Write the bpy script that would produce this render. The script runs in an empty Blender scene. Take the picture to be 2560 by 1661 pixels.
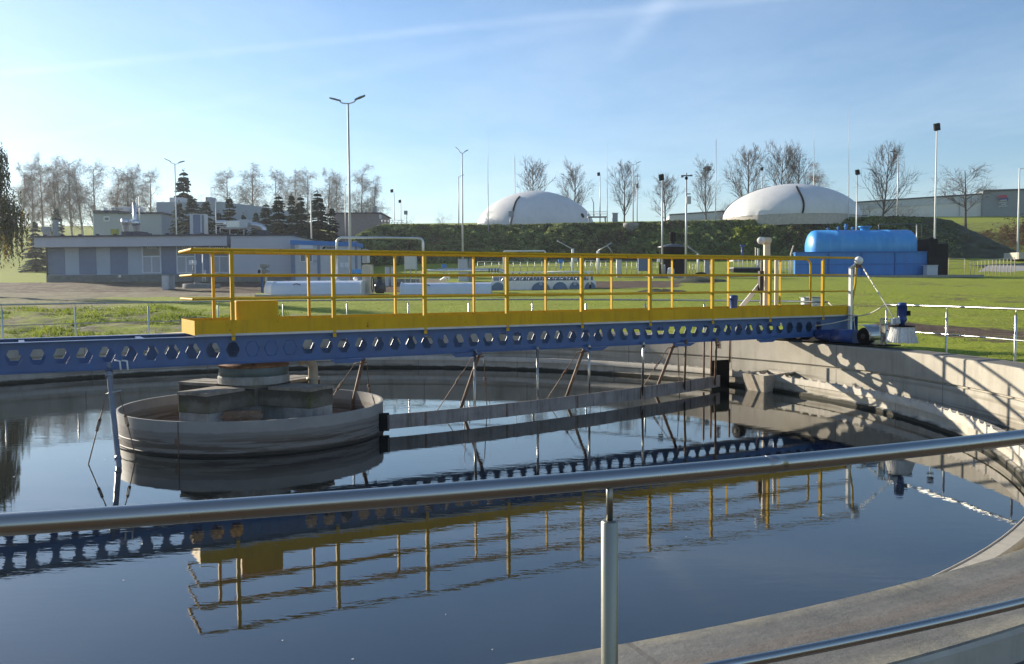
import bpy, math, random
from mathutils import Vector, Matrix, noise
R_ = math.radians
rng = random.Random(7)
V = Vector
# ------------------------------------------------------------------ camera model (metres, camera above the origin, looking along +Y)
F = 2227.8; CH = 2.21; ROLL = -0.0062; PITCH = math.atan((830.5 - 711.8) / F)
cp, sp = math.cos(PITCH), math.sin(PITCH); cr, sr = math.cos(ROLL), math.sin(ROLL)
FW = V((0, cp, -sp)); UP0 = V((0, sp, cp)); RT0 = V((1, 0, 0))
RT = RT0 * cr + UP0 * sr; UP = UP0 * cr - RT0 * sr
CAM = V((0, 0, CH))
def at(px, py, Y):
    d = FW + RT * ((px - 1280) / F) - UP * ((py - 830.5) / F)
    return CAM + d * (Y / d.y)
def atz(px, py, z):
    d = FW + RT * ((px - 1280) / F) - UP * ((py - 830.5) / F)
    return CAM + d * ((z - CH) / d.z)
def hx(px, Y): return at(px, 700, Y).x
def hz(px, py, Y): return at(px, py, Y).z
CX, CY = -3.893, 13.38                                    # tank centre
# ------------------------------------------------------------------ scene helpers
sc = bpy.context.scene
COL = sc.collection
BASE = {}
def tag(o, label=None, cat=None, group=None, kind=None):
    if label: o['label'] = label
    if cat: o['category'] = cat
    if group: o['group'] = group
    if kind: o['kind'] = kind
    return o
def T(name, label, cat, loc, group=None):
    o = bpy.data.objects.new(name, None); COL.objects.link(o)
    o.location = loc; o.empty_display_size = .2
    BASE[o.name] = V(loc)
    return tag(o, label, cat, group)
class MB:
    def __init__(s): s.v = []; s.f = []; s.s = []
    def add(s, vs, fs, sm=False):
        k = len(s.v); s.v += [tuple(v) for v in vs]
        for f in fs: s.f.append(tuple(i + k for i in f)); s.s.append(sm)
        return s
    def hexa(s, o, ex, ey, ez):
        o, ex, ey, ez = V(o), V(ex), V(ey), V(ez)
        if ex.cross(ey).dot(ez) < 0: o = o + ex; ex = -ex
        p = [o, o+ex, o+ex+ey, o+ey, o+ez, o+ex+ez, o+ex+ey+ez, o+ey+ez]
        return s.add(p, [(3,2,1,0), (4,5,6,7), (0,1,5,4), (1,2,6,5), (2,3,7,6), (3,0,4,7)])
    def box(s, x0, x1, y0, y1, z0, z1): return s.hexa((x0, y0, z0), (x1-x0, 0, 0), (0, y1-y0, 0), (0, 0, z1-z0))
    def tube(s, p, q, r, r2=None, n=8, caps=True): return s.path([p, q], r, n, caps, r2)
    def path(s, pts, r, n=8, caps=True, r2=None, radii=None):
        pts = [V(p) for p in pts]; m = len(pts)
        t0 = (pts[1] - pts[0]).normalized()
        a = V((0, 0, 1)) if abs(t0.z) < .9 else V((1, 0, 0))
        u = t0.cross(a).normalized(); vs = []
        for i, p in enumerate(pts):
            if i == 0: t = t0
            elif i == m-1: t = (pts[i] - pts[i-1]).normalized()
            else: t = ((pts[i] - pts[i-1]).normalized() + (pts[i+1] - pts[i]).normalized()).normalized()
            u = (u - t * u.dot(t)).normalized(); w = t.cross(u)
            rr = radii[i] if radii else (r if r2 is None else r + (r2 - r) * i / (m-1))
            for k in range(n):
                an = 2*math.pi*k/n
                vs.append(p + (u*math.cos(an) + w*math.sin(an)) * rr)
        fs = []
        for i in range(m-1):
            for k in range(n):
                k2 = (k+1) % n
                fs.append((i*n+k, i*n+k2, (i+1)*n+k2, (i+1)*n+k))
        s.add(vs, fs, True)
        if caps: 
            k = len(s.v) - len(vs)
            s.f.append(tuple(k + i for i in reversed(range(n)))); s.s.append(False)
            s.f.append(tuple(k + (m-1)*n + i for i in range(n))); s.s.append(False)
        return s
    def lathe(s, c, prof, n=48, a0=0., a1=2*math.pi, sm=True, axis=None, closed=False):
        c = V(c); full = abs(a1 - a0 - 2*math.pi) < 1e-6
        if axis is None: ez, ex, ey = V((0,0,1)), V((1,0,0)), V((0,1,0))
        else:
            ez = V(axis).normalized(); ex = ez.cross(V((0,0,1)) if abs(ez.z) < .9 else V((1,0,0))).normalized(); ey = ez.cross(ex)
        m = len(prof); na = n if full else n + 1; vs = []
        for i in range(na):
            a = a0 + (a1 - a0) * i / n; d = ex*math.cos(a) + ey*math.sin(a)
            for r, z in prof: vs.append(c + d*r + ez*z)
        fs = []; mm = m if closed else m - 1
        for i in range(n):
            j = (i+1) % na
            for k in range(mm):
                k2 = (k+1) % m
                fs.append((i*m+k, j*m+k, j*m+k2, i*m+k2))
        return s.add(vs, fs, sm)
    def prism(s, poly, vec):
        vec = V(vec); n = len(poly); p = [V(x) for x in poly]
        return s.add(p + [x + vec for x in p], [tuple(range(n))[::-1], tuple(range(n, 2*n))] + [(i, (i+1) % n, (i+1) % n + n, i + n) for i in range(n)])
    def ball(s, c, r, n=14, zs=1.):
        pr = [(max(1e-4, r*math.sin(math.pi*k/8)), -r*zs*math.cos(math.pi*k/8)) for k in range(9)]
        return s.lathe(c, pr, n)
    def quad(s, a, b, c, d): return s.add([a, b, c, d], [(0,1,2,3)])
    def build(s, name, mat, parent=None, bevel=0, loc=None, **kw):
        me = bpy.data.meshes.new(name)
        if parent is not None: o0 = BASE[parent.name]
        elif loc is not None: o0 = V(loc)
        else:
            n = len(s.v); o0 = V((sum(v[0] for v in s.v)/n, sum(v[1] for v in s.v)/n, min(v[2] for v in s.v)))
        me.from_pydata([(v[0]-o0.x, v[1]-o0.y, v[2]-o0.z) for v in s.v], [], s.f)
        me.polygons.foreach_set('use_smooth', s.s)
        for mt in (mat if isinstance(mat, (list, tuple)) else [mat]): me.materials.append(mt)
        me.update()
        o = bpy.data.objects.new(name, me); COL.objects.link(o)
        if parent is not None: o.parent = parent
        else: o.location = o0
        BASE[o.name] = o0
        if bevel:
            md = o.modifiers.new('bevel', 'BEVEL'); md.width = bevel; md.segments = 2; md.limit_method = 'ANGLE'; md.angle_limit = R_(40)
        return tag(o, **kw)
def copy_tree(o, parent=None):
    c = o.copy(); COL.objects.link(c); BASE[c.name] = BASE[o.name]
    if parent is not None: c.parent = parent
    for ch in list(o.children): copy_tree(ch, c)
    return c
def text_mb(txt, size, o, ex, ey, depth=.01):
    cu = bpy.data.curves.new('lettering', 'FONT'); cu.body = txt; cu.size = size; cu.extrude = depth
    ob = bpy.data.objects.new('lettering', cu); COL.objects.link(ob)
    dg = bpy.context.evaluated_depsgraph_get(); me = bpy.data.meshes.new_from_object(ob.evaluated_get(dg))
    ex, ey, o = V(ex).normalized(), V(ey).normalized(), V(o); ez = ex.cross(ey)
    m = MB(); m.add([o + ex*v.co.x + ey*v.co.y + ez*v.co.z for v in me.vertices], [tuple(p.vertices) for p in me.polygons])
    COL.objects.unlink(ob); bpy.data.objects.remove(ob); bpy.data.meshes.remove(me)
    return m
# ------------------------------------------------------------------ materials
def nodes(name):
    m = bpy.data.materials.new(name); m.use_nodes = True
    nt = m.node_tree; b = nt.nodes['Principled BSDF']
    return m, nt, b, nt.links
def N(nt, t, **kw):
    n = nt.nodes.new(t)
    for k, v in kw.items():
        if k.startswith('i_'):
            key = k[2:]
            n.inputs[int(key) if key.isdigit() else key].default_value = v
        else: setattr(n, k, v)
    return n
def ramp(nt, fac, stops):
    r = N(nt, 'ShaderNodeValToRGB'); e = r.color_ramp.elements
    while len(e) < len(stops): e.new(.5)
    for k, (p, c) in enumerate(stops): e[k].position = p; e[k].color = (*c, 1) if len(c) == 3 else c
    nt.links.new(fac, r.inputs[0]); return r
def mixc(nt, fac, a, b, mode='MIX'):
    m = N(nt, 'ShaderNodeMix', data_type='RGBA', blend_type=mode)
    for s, x in ((0, fac), (6, a), (7, b)):
        if hasattr(x, 'links'): nt.links.new(x, m.inputs[s])
        else: m.inputs[s].default_value = x if s == 0 else (*x, 1)
    return m.outputs[2]
def math_(nt, op, a, b=None, c=None):
    m = N(nt, 'ShaderNodeMath', operation=op)
    for s, x in enumerate((a, b, c)):
        if x is None: continue
        if hasattr(x, 'links'): nt.links.new(x, m.inputs[s])
        else: m.inputs[s].default_value = x
    return m.outputs[0]
def noise_(nt, vec, scale, detail=5, rough=.55, scl=None):
    n = N(nt, 'ShaderNodeTexNoise', i_Scale=scale, i_Detail=detail, i_Roughness=rough)
    if scl is not None:
        mp = N(nt, 'ShaderNodeMapping'); mp.inputs['Scale'].default_value = scl
        nt.links.new(vec, mp.inputs[0]); vec = mp.outputs[0]
    nt.links.new(vec, n.inputs['Vector']); return n.outputs[0]
def pos(nt): return N(nt, 'ShaderNodeNewGeometry').outputs['Position']
def bump(nt, b, h, strength, dist=.02):
    bn = N(nt, 'ShaderNodeBump', i_Strength=strength, i_Distance=dist)
    nt.links.new(h, bn.inputs['Height']); nt.links.new(bn.outputs[0], b.inputs['Normal'])
def mat(name, col, rough=.5, metal=0., var=.25, scale=3., dirt=None, dirt_amt=.5, bmp=0., streak=False, spec=.5, coords='pos', bdist=.01, chips=None):
    m, nt, b, L = nodes(name)
    P = pos(nt) if coords == 'pos' else N(nt, 'ShaderNodeTexCoord').outputs['Object']
    n1 = noise_(nt, P, scale, 6, .6)
    lo = tuple(c*(1-var) for c in col); hi = tuple(min(1, c*(1+var)) for c in col)
    c = ramp(nt, n1, [(.3, lo), (.7, hi)]).outputs[0]
    if dirt:
        n2 = noise_(nt, P, scale*.6, 8, .7, (6, 6, .5) if streak else (1, 1, 1))
        f = ramp(nt, n2, [(.5, (0,0,0)), (.68, (1,1,1))]).outputs[0]
        c = mixc(nt, math_(nt, 'MULTIPLY', f, dirt_amt), c, dirt)
    if chips:
        cf = ramp(nt, math_(nt, 'MULTIPLY', noise_(nt, P, 23, 4, .6), noise_(nt, P, 1.7, 4, .6)), [(.40, (0,)*3), (.425, (.8,)*3)]).outputs[0]
        c = mixc(nt, cf, c, chips)
    L.new(c, b.inputs['Base Color'])
    b.inputs['Metallic'].default_value = metal; b.inputs['Specular IOR Level'].default_value = spec
    n3 = noise_(nt, P, scale*4, 4)
    rr = N(nt, 'ShaderNodeMapRange'); L.new(n3, rr.inputs[0]); rr.inputs[3].default_value = max(.03, rough-.05); rr.inputs[4].default_value = min(1, rough+.07)
    L.new(rr.outputs[0], b.inputs['Roughness'])
    if bmp: bump(nt, b, noise_(nt, P, scale*12, 6, .65), bmp, bdist)
    return m
M = {}
M['yellow'] = mat('yellow_paint', (.64, .375, .012), .6, spec=.15, var=.09, scale=2, chips=(.12, .05, .02), dirt=(.30, .17, .03), dirt_amt=.4, streak=True)
M['blue'] = mat('girder_blue_paint', (.034, .098, .25), .42, chips=(.10, .055, .03), var=.14, scale=3, dirt=(.05, .08, .16), dirt_amt=.5, streak=True)
M['motor'] = mat('motor_blue_paint', (.012, .05, .2), .4, var=.15, scale=6)
M['steel'] = mat('brushed_stainless', (.40, .395, .37), .27, 1., var=.03, scale=.6, dirt=(.34, .32, .28), dirt_amt=.15, streak=True)
M['steelpost'] = mat('dull_stainless', (.27, .265, .225), .38, 1., var=.06, scale=3, dirt=(.2, .19, .15), streak=True)
M['galv'] = mat('galvanised_steel', (.42, .43, .44), .45, .7, var=.12, scale=5)
M['pole'] = mat('pole_grey', (.5, .5, .5), .5, .4, var=.1, scale=2)
M['armgrey'] = mat('arm_grey_paint', (.2, .22, .26), .4, .3, var=.12, scale=5, dirt=(.3, .28, .25))
M['darkpole'] = mat('pole_dark', (.13, .14, .16), .5, .3, var=.1)
M['rusty'] = mat('rusty_brown_steel', (.17, .105, .07), .65, .2, var=.4, scale=9, dirt=(.34, .27, .21), dirt_amt=.7, bmp=.3)
M['darkbrown'] = mat('dark_brown_steel', (.045, .032, .025), .6, var=.3)
M['black'] = mat('black_plastic', (.006, .006, .007), .7, spec=.15, var=.2)
M['white'] = mat('white_paint', (.78, .77, .73), .45, var=.05, dirt=(.5, .47, .4), dirt_amt=.3, streak=True)
M['cream'] = mat('cream_paint', (.62, .53, .40), .5, var=.1, scale=2, dirt=(.35, .26, .16), dirt_amt=.4, streak=True)
M['cover'] = mat('white_grp_cover', (.62, .65, .70), .3, var=.05, scale=1.2, dirt=(.45, .48, .5), dirt_amt=.3)
M['lightgrey'] = mat('light_grey_sheet', (.5, .52, .54), .5, var=.06)
M['grey'] = mat('grey_sheet', (.28, .3, .33), .5, var=.08)
M['dome'] = mat('dome_membrane', (.66, .65, .62), .5, var=.06, scale=.35, dirt=(.5, .48, .43), dirt_amt=.35, streak=True)
M['tankblue'] = mat('tank_blue_paint', (.045, .29, .68), .38, var=.1, scale=.6, dirt=(.11, .4, .74), dirt_amt=.7, streak=True)
M['basinblue'] = mat('basin_blue_paint', (.018, .185, .52), .42, var=.08, scale=.5, dirt=(.02, .1, .36), dirt_amt=.5, streak=True)
M['basinribshade'] = mat('basin_rib_shade_blue', (.012, .12, .38), .5, var=.05)  # basin blue darkened: shade of ribs and flanges put into the colour
M['wallblue'] = mat('pale_blue_render', (.43, .49, .56), .8, var=.05, scale=.7, dirt=(.36, .42, .49), dirt_amt=.4, streak=True, bmp=.1)
M['doorblue'] = mat('dark_blue_panel', (.185, .23, .33), .7, var=.05)
M['render_grey'] = mat('lilac_grey_render', (.48, .49, .55), .8, var=.04, scale=.6, dirt=(.41, .42, .47), dirt_amt=.4, streak=True, bmp=.1)
M['farwall'] = mat('grey_blue_render', (.35, .385, .43), .85, var=.05, scale=.4, dirt=(.29, .32, .36), dirt_amt=.4, streak=True)
M['plinth'] = mat('plinth_concrete', (.2, .2, .19), .9, var=.15, dirt=(.1, .1, .09))
M['roof'] = mat('roof_dark', (.05, .06, .09), .8, var=.2)
M['glass'] = mat('window_glass', (.05, .075, .1), .08, var=.2, spec=.8)
M['blind'] = mat('window_blind', (.38, .4, .44), .7, var=.05)
M['frame'] = mat('window_frame', (.66, .69, .74), .5, var=.03)
M['pipe'] = mat('aluminium_cladding', (.6, .61, .63), .28, .85, var=.08, scale=4)
M['paleconc'] = mat('pale_concrete', (.47, .43, .36), .9, var=.12, scale=3, dirt=(.3, .27, .22), dirt_amt=.5, streak=True, bmp=.2)
M['bristle'] = mat('white_bristle', (.74, .72, .68), .7, var=.2, scale=30, bmp=.5)
M['rope'] = mat('pale_rope', (.62, .58, .45), .8, var=.1, scale=20)
M['bark'] = mat('tree_bark', (.075, .062, .05), .9, var=.3, scale=3)
M['birch'] = mat('birch_bark', (.38, .35, .32), .85, var=.5, scale=3)
M['twig'] = mat('bare_twig', (.085, .067, .052), .9, var=.3, scale=1)
M['birchtwig'] = mat('birch_twig', (.24, .185, .145), .9, var=.3, scale=.3)
def leafmat(name, a, b, trans=.3, scale=.5):
    m, nt, bs, L = nodes(name)
    c = ramp(nt, noise_(nt, pos(nt), scale, 5, .65), [(.34, a), (.66, b)]).outputs[0]
    L.new(c, bs.inputs['Base Color']); bs.inputs['Roughness'].default_value = .7; bs.inputs['Specular IOR Level'].default_value = .25
    t = N(nt, 'ShaderNodeBsdfTranslucent'); L.new(c, t.inputs[0])
    mx = N(nt, 'ShaderNodeMixShader'); mx.inputs[0].default_value = trans
    L.new(bs.outputs[0], mx.inputs[1]); L.new(t.outputs[0], mx.inputs[2]); L.new(mx.outputs[0], nt.nodes['Material Output'].inputs[0])
    return m
M['spruce'] = leafmat('spruce_needles', (.018, .035, .028), (.04, .075, .05), .2, .8)
M['blueneedle'] = leafmat('grey_green_needles', (.05, .075, .065), (.085, .12, .1), .25, .8)
M['willow'] = leafmat('willow_leaves', (.035, .05, .03), (.08, .09, .03), .3, .7)
M['willowgold'] = leafmat('willow_gold_leaves', (.25, .17, .04), (.35, .24, .05), .35, .7)
M['ivy'] = leafmat('bank_ground_cover', (.08, .11, .04), (.32, .37, .12), .4, .5)
M['ivy2'] = leafmat('bank_dead_cover', (.09, .07, .035), (.2, .165, .085), .3, .4)
M['grassblade'] = leafmat('grass_blades', (.12, .17, .016), (.26, .30, .045), .45, .8)
M['scrub'] = leafmat('brown_scrub', (.10, .055, .03), (.2, .12, .07), .3, .5)
M['birchleaf'] = leafmat('dry_birch_leaves', (.22, .11, .05), (.32, .17, .07), .4, .5)
# water
m, nt, b, L = nodes('dark_water'); M['water'] = m
b.inputs['Base Color'].default_value = (.010, .013, .012, 1); b.inputs['Roughness'].default_value = .015; b.inputs['IOR'].default_value = 1.75
P = pos(nt)
n1 = noise_(nt, P, 3.2, 3, .5, (1, 2.6, 1)); n2 = noise_(nt, P, .55, 3, .5, (1, 1.6, 1)); n3 = noise_(nt, P, 11, 2, .5, (1, 2.2, 1))
pm = ramp(nt, noise_(nt, P, .16, 3, .5), [(.42, (.25,)*3), (.62, (1,)*3)]).outputs[0]
h = math_(nt, 'ADD', math_(nt, 'MULTIPLY', math_(nt, 'ADD', math_(nt, 'MULTIPLY', n1, .5), math_(nt, 'MULTIPLY', n3, .10)), pm), math_(nt, 'MULTIPLY', n2, .55))
bump(nt, b, h, 1.0, .0023)
# concrete of the tank: seams, rust track on top, algae at the waterline
m, nt, b, L = nodes('tank_concrete'); M['conc'] = m
P = pos(nt); sx = N(nt, 'ShaderNodeSeparateXYZ'); L.new(P, sx.inputs[0])
dx = math_(nt, 'SUBTRACT', sx.outputs[0], CX); dy = math_(nt, 'SUBTRACT', sx.outputs[1], CY)
rad = math_(nt, 'SQRT', math_(nt, 'ADD', math_(nt, 'MULTIPLY', dx, dx), math_(nt, 'MULTIPLY', dy, dy)))
ang = math_(nt, 'ARCTAN2', dy, dx)
cyl = N(nt, 'ShaderNodeCombineXYZ'); L.new(math_(nt, 'MULTIPLY', ang, 11.2), cyl.inputs[0]); L.new(sx.outputs[2], cyl.inputs[1]); L.new(rad, cyl.inputs[2])
CV = cyl.outputs[0]
base = ramp(nt, noise_(nt, CV, 1.1, 7, .62), [(.28, (.33, .30, .245)), (.55, (.43, .395, .325)), (.78, (.50, .465, .40))]).outputs[0]
st = ramp(nt, noise_(nt, CV, 1.0, 8, .68, (3.2, .45, 1)), [(.5, (0,)*3), (.75, (.75,)*3)]).outputs[0]
base = mixc(nt, st, base, (.22, .195, .15))
band = ramp(nt, noise_(nt, CV, 1.0, 6, .6, (.25, 9, 1)), [(.52, (0,)*3), (.62, (.7,)*3)]).outputs[0]
low = ramp(nt, sx.outputs[2], [(.33, (1,)*3), (.5, (0,)*3)]).outputs[0]
base = mixc(nt, math_(nt, 'MULTIPLY', band, low), base, (.14, .12, .085))
zz = math_(nt, 'ADD', sx.outputs[2], math_(nt, 'MULTIPLY', noise_(nt, CV, 2.3, 5, .6), -.10))
alg = ramp(nt, zz, [(.0, (1,)*3), (.03, (0,)*3)]).outputs[0]
base = mixc(nt, alg, base, (.028, .026, .016))
rr = math_(nt, 'ADD', rad, math_(nt, 'MULTIPLY', math_(nt, 'SUBTRACT', noise_(nt, P, 2.0, 4), .5), .09))
trk = math_(nt, 'ABSOLUTE', math_(nt, 'SUBTRACT', rr, 11.43))
tf = ramp(nt, trk, [(.0, (.8,)*3), (.075, (0,)*3)]).outputs[0]
top = math_(nt, 'GREATER_THAN', sx.outputs[2], .962)
tn = math_(nt, 'ADD', math_(nt, 'MULTIPLY', noise_(nt, P, 2.2, 9, .74), .6), math_(nt, 'MULTIPLY', noise_(nt, CV, 1., 7, .7, (.5, 1, 9)), .4))
tcol = ramp(nt, tn, [(.36, (.055, .056, .054)), (.5, (.12, .118, .108)), (.66, (.215, .205, .18))]).outputs[0]
eg = math_(nt, 'MAXIMUM', ramp(nt, math_(nt, 'SUBTRACT', rr, 11.19), [(.03, (.8,)*3), (.09, (0,)*3)]).outputs[0], ramp(nt, math_(nt, 'SUBTRACT', 11.72, rr), [(.02, (.8,)*3), (.11, (0,)*3)]).outputs[0])
tcol = mixc(nt, math_(nt, 'MULTIPLY', eg, ramp(nt, noise_(nt, P, 3, 6, .7), [(.4, (.1,)*3), (.6, (1,)*3)]).outputs[0]), tcol, (.29, .26, .18))
base = mixc(nt, math_(nt, 'MULTIPLY', top, .95), base, tcol)
apr = math_(nt, 'GREATER_THAN', rad, 11.732)
base = mixc(nt, apr, base, ramp(nt, noise_(nt, P, 3, 8, .75), [(.35, (.06, .058, .052)), (.65, (.17, .16, .14))]).outputs[0])
base = mixc(nt, math_(nt, 'MULTIPLY', tf, math_(nt, 'MULTIPLY', top, .32)), base, (.19, .115, .065))
fr = math_(nt, 'FRACT', math_(nt, 'MULTIPLY', ang, 24/(2*math.pi)))
seam = math_(nt, 'LESS_THAN', math_(nt, 'ABSOLUTE', math_(nt, 'SUBTRACT', fr, .5)), .004)
base = mixc(nt, math_(nt, 'MULTIPLY', seam, .55), base, (.1, .09, .075))
vo = N(nt, 'ShaderNodeTexVoronoi', feature='DISTANCE_TO_EDGE', i_Scale=.9)
wv = N(nt, 'ShaderNodeVectorMath', operation='ADD'); nn = N(nt, 'ShaderNodeTexNoise', i_Scale=2.); L.new(P, nn.inputs['Vector']); L.new(P, wv.inputs[0])
wsc = N(nt, 'ShaderNodeVectorMath', operation='SCALE'); L.new(nn.outputs[1], wsc.inputs[0]); wsc.inputs['Scale'].default_value = .5
L.new(wsc.outputs[0], wv.inputs[1]); L.new(wv.outputs[0], vo.inputs['Vector'])
ck = ramp(nt, vo.outputs['Distance'], [(.0, (1,)*3), (.012, (0,)*3)]).outputs[0]
ckm = ramp(nt, noise_(nt, P, .8, 3), [(.5, (0,)*3), (.6, (.6,)*3)]).outputs[0]
base = mixc(nt, math_(nt, 'MULTIPLY', math_(nt, 'MULTIPLY', ck, ckm), math_(nt, 'MAXIMUM', top, apr)), base, (.06, .055, .05))
L.new(base, b.inputs['Base Color']); b.inputs['Roughness'].default_value = .88
bump(nt, b, noise_(nt, P, 28, 7, .7), .35, .012)
# drum shell
m, nt, b, L = nodes('drum_shell'); M['drum'] = m
P = pos(nt); sx = N(nt, 'ShaderNodeSeparateXYZ'); L.new(P, sx.inputs[0])
ang = math_(nt, 'ARCTAN2', math_(nt, 'SUBTRACT', sx.outputs[1], CY), math_(nt, 'SUBTRACT', sx.outputs[0], CX))
cyl = N(nt, 'ShaderNodeCombineXYZ'); L.new(math_(nt, 'MULTIPLY', ang, 1.92), cyl.inputs[0]); L.new(sx.outputs[2], cyl.inputs[1]); CV = cyl.outputs[0]
base = ramp(nt, noise_(nt, CV, 1.4, 6, .6), [(.3, (.22, .215, .205)), (.7, (.33, .32, .295))]).outputs[0]
zw = math_(nt, 'ADD', sx.outputs[2], math_(nt, 'MULTIPLY', math_(nt, 'SUBTRACT', noise_(nt, CV, 5, 5, .65), .5), .07))
up = ramp(nt, zw, [(.30, (0,)*3), (.315, (1,)*3)]).outputs[0]
base = mixc(nt, up, mixc(nt, .75, base, (.175, .155, .135)), base)
ln = ramp(nt, noise_(nt, CV, 1., 7, .65, (.7, 16, 1)), [(.47, (0,)*3), (.54, (.95,)*3)]).outputs[0]
lw = ramp(nt, sx.outputs[2], [(.16, (1,)*3), (.30, (0,)*3)]).outputs[0]
base = mixc(nt, math_(nt, 'MULTIPLY', ln, lw), base, (.085, .065, .045))
alg = ramp(nt, zw, [(.02, (1,)*3), (.05, (0,)*3)]).outputs[0]
base = mixc(nt, alg, base, (.025, .02, .013))
L.new(base, b.inputs['Base Color']); b.inputs['Roughness'].default_value = .6
bump(nt, b, noise_(nt, P, 18, 6, .65), .25, .008)
M['mossy'] = mat('mossy_concrete', (.125, .118, .095), .9, var=.4, scale=4, dirt=(.07, .085, .012), dirt_amt=.8, bmp=.5)
m_ = M['mossy']; nt = m_.node_tree; b = nt.nodes['Principled BSDF']; L = nt.links; src = b.inputs['Base Color'].links[0].from_socket
P = pos(nt); sx = N(nt, 'ShaderNodeSeparateXYZ'); L.new(P, sx.inputs[0])
dk = ramp(nt, math_(nt, 'ADD', sx.outputs[2], math_(nt, 'MULTIPLY', math_(nt, 'SUBTRACT', noise_(nt, P, 3.5, 7, .7), .5), .35)), [(.57, (0,)*3), (.64, (.65,)*3)]).outputs[0]
L.new(mixc(nt, dk, src, (.035, .025, .018)), b.inputs['Base Color'])
M['boxconc'] = mat('outlet_box_concrete', (.27, .27, .255), .85, var=.35, scale=5, dirt=(.2, .17, .12), dirt_amt=.6, streak=True, bmp=.3)
M['plank'] = mat('weathered_plank', (.24, .21, .17), .85, var=.35, scale=6, dirt=(.12, .08, .05), dirt_amt=.6, bmp=.3)
M['scumwood'] = mat('scum_box_board', (.4, .36, .29), .85, var=.2, scale=3, dirt=(.2, .15, .1), dirt_amt=.7, bmp=.2)
M['rust'] = mat('heavy_rust', (.22, .10, .045), .85, var=.45, scale=10, dirt=(.4, .22, .1), bmp=.5)
M['ring'] = mat('faded_blue_ring', (.09, .13, .135), .6, var=.2, scale=5, dirt=(.2, .15, .1), streak=True)
M['beigepipe'] = mat('beige_pipe', (.42, .37, .29), .55, var=.1, scale=5, dirt=(.25, .2, .14))
M['plate'] = mat('stained_baffle_board', (.27, .245, .225), .7, var=.25, scale=4, dirt=(.09, .07, .055), dirt_amt=.8, streak=True, bmp=.25)
# ground
m, nt, b, L = nodes('ground_turf'); M['ground'] = m
P = pos(nt)
att = N(nt, 'ShaderNodeAttribute', attribute_name='region')
rs = N(nt, 'ShaderNodeSeparateColor'); L.new(att.outputs['Color'], rs.inputs[0])
gn = noise_(nt, P, .45, 8, .7); gf = noise_(nt, P, 7, 6, .7, (1, .5, 1))
lawn = mixc(nt, ramp(nt, gf, [(.3, (0,)*3), (.7, (1,)*3)]).outputs[0], (.16, .205, .014), (.35, .385, .042))
lawn = mixc(nt, ramp(nt, noise_(nt, P, 3.2, 9, .8, (1, .5, 1)), [(.56, (0,)*3), (.68, (.6,)*3)]).outputs[0], lawn, (.09, .105, .022))
lawn = mixc(nt, ramp(nt, gn, [(.5, (0,)*3), (.72, (.75,)*3)]).outputs[0], lawn, (.25, .235, .06))
soil = ramp(nt, noise_(nt, P, 1.6, 8, .75), [(.3, (.055, .036, .024)), (.55, (.12, .085, .06)), (.8, (.22, .175, .13))]).outputs[0]
dry = ramp(nt, noise_(nt, P, 1.1, 8, .75, (1, .4, 1)), [(.3, (.11, .09, .05)), (.52, (.23, .20, .13)), (.8, (.33, .29, .2))]).outputs[0]
nz = math_(nt, 'MULTIPLY', math_(nt, 'SUBTRACT', noise_(nt, P, .9, 8, .75), .5), 1.5)
def msk(o): return ramp(nt, math_(nt, 'ADD', o, nz), [(.42, (0,)*3), (.6, (1,)*3)]).outputs[0]
c = mixc(nt, msk(rs.outputs[1]), lawn, dry)
c = mixc(nt, msk(rs.outputs[0]), c, soil)
L.new(c, b.inputs['Base Color']); b.inputs['Roughness'].default_value = .95; b.inputs['Specular IOR Level'].default_value = .15
bump(nt, b, math_(nt, 'ADD', math_(nt, 'MULTIPLY', noise_(nt, P, 12, 6, .7), .5), noise_(nt, P, 2.2, 6, .7)), .8, .12)
M['bankdirt'] = mat('bank_soil', (.055, .06, .028), .95, var=.4, scale=.8, bmp=.6, bdist=.1)
M['hall_panel'] = mat('hall_cladding', (.68, .66, .61), .7, var=.04, scale=.1, dirt=(.33, .32, .3), dirt_amt=.4)
M['hall_dark'] = mat('hall_dark_cladding', (.24, .265, .27), .7, var=.06)
M['red'] = mat('sign_red', (.45, .04, .06), .6, var=.05)
M['signblue'] = mat('sign_blue', (.04, .05, .2), .6, var=.05)
M['signwhite'] = mat('sign_white', (.7, .7, .7), .6, var=.03)
M['acid'] = mat('yellow_green_box', (.38, .36, .05), .6, var=.05)
M['boxblue'] = mat('bright_blue_box', (.03, .2, .55), .5, var=.05)
M['archblue'] = mat('blue_grey_cover', (.10, .17, .27), .45, var=.08)
M['pavement'] = mat('pavement_slabs', (.3, .29, .27), .9, var=.15, bmp=.2)
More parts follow.
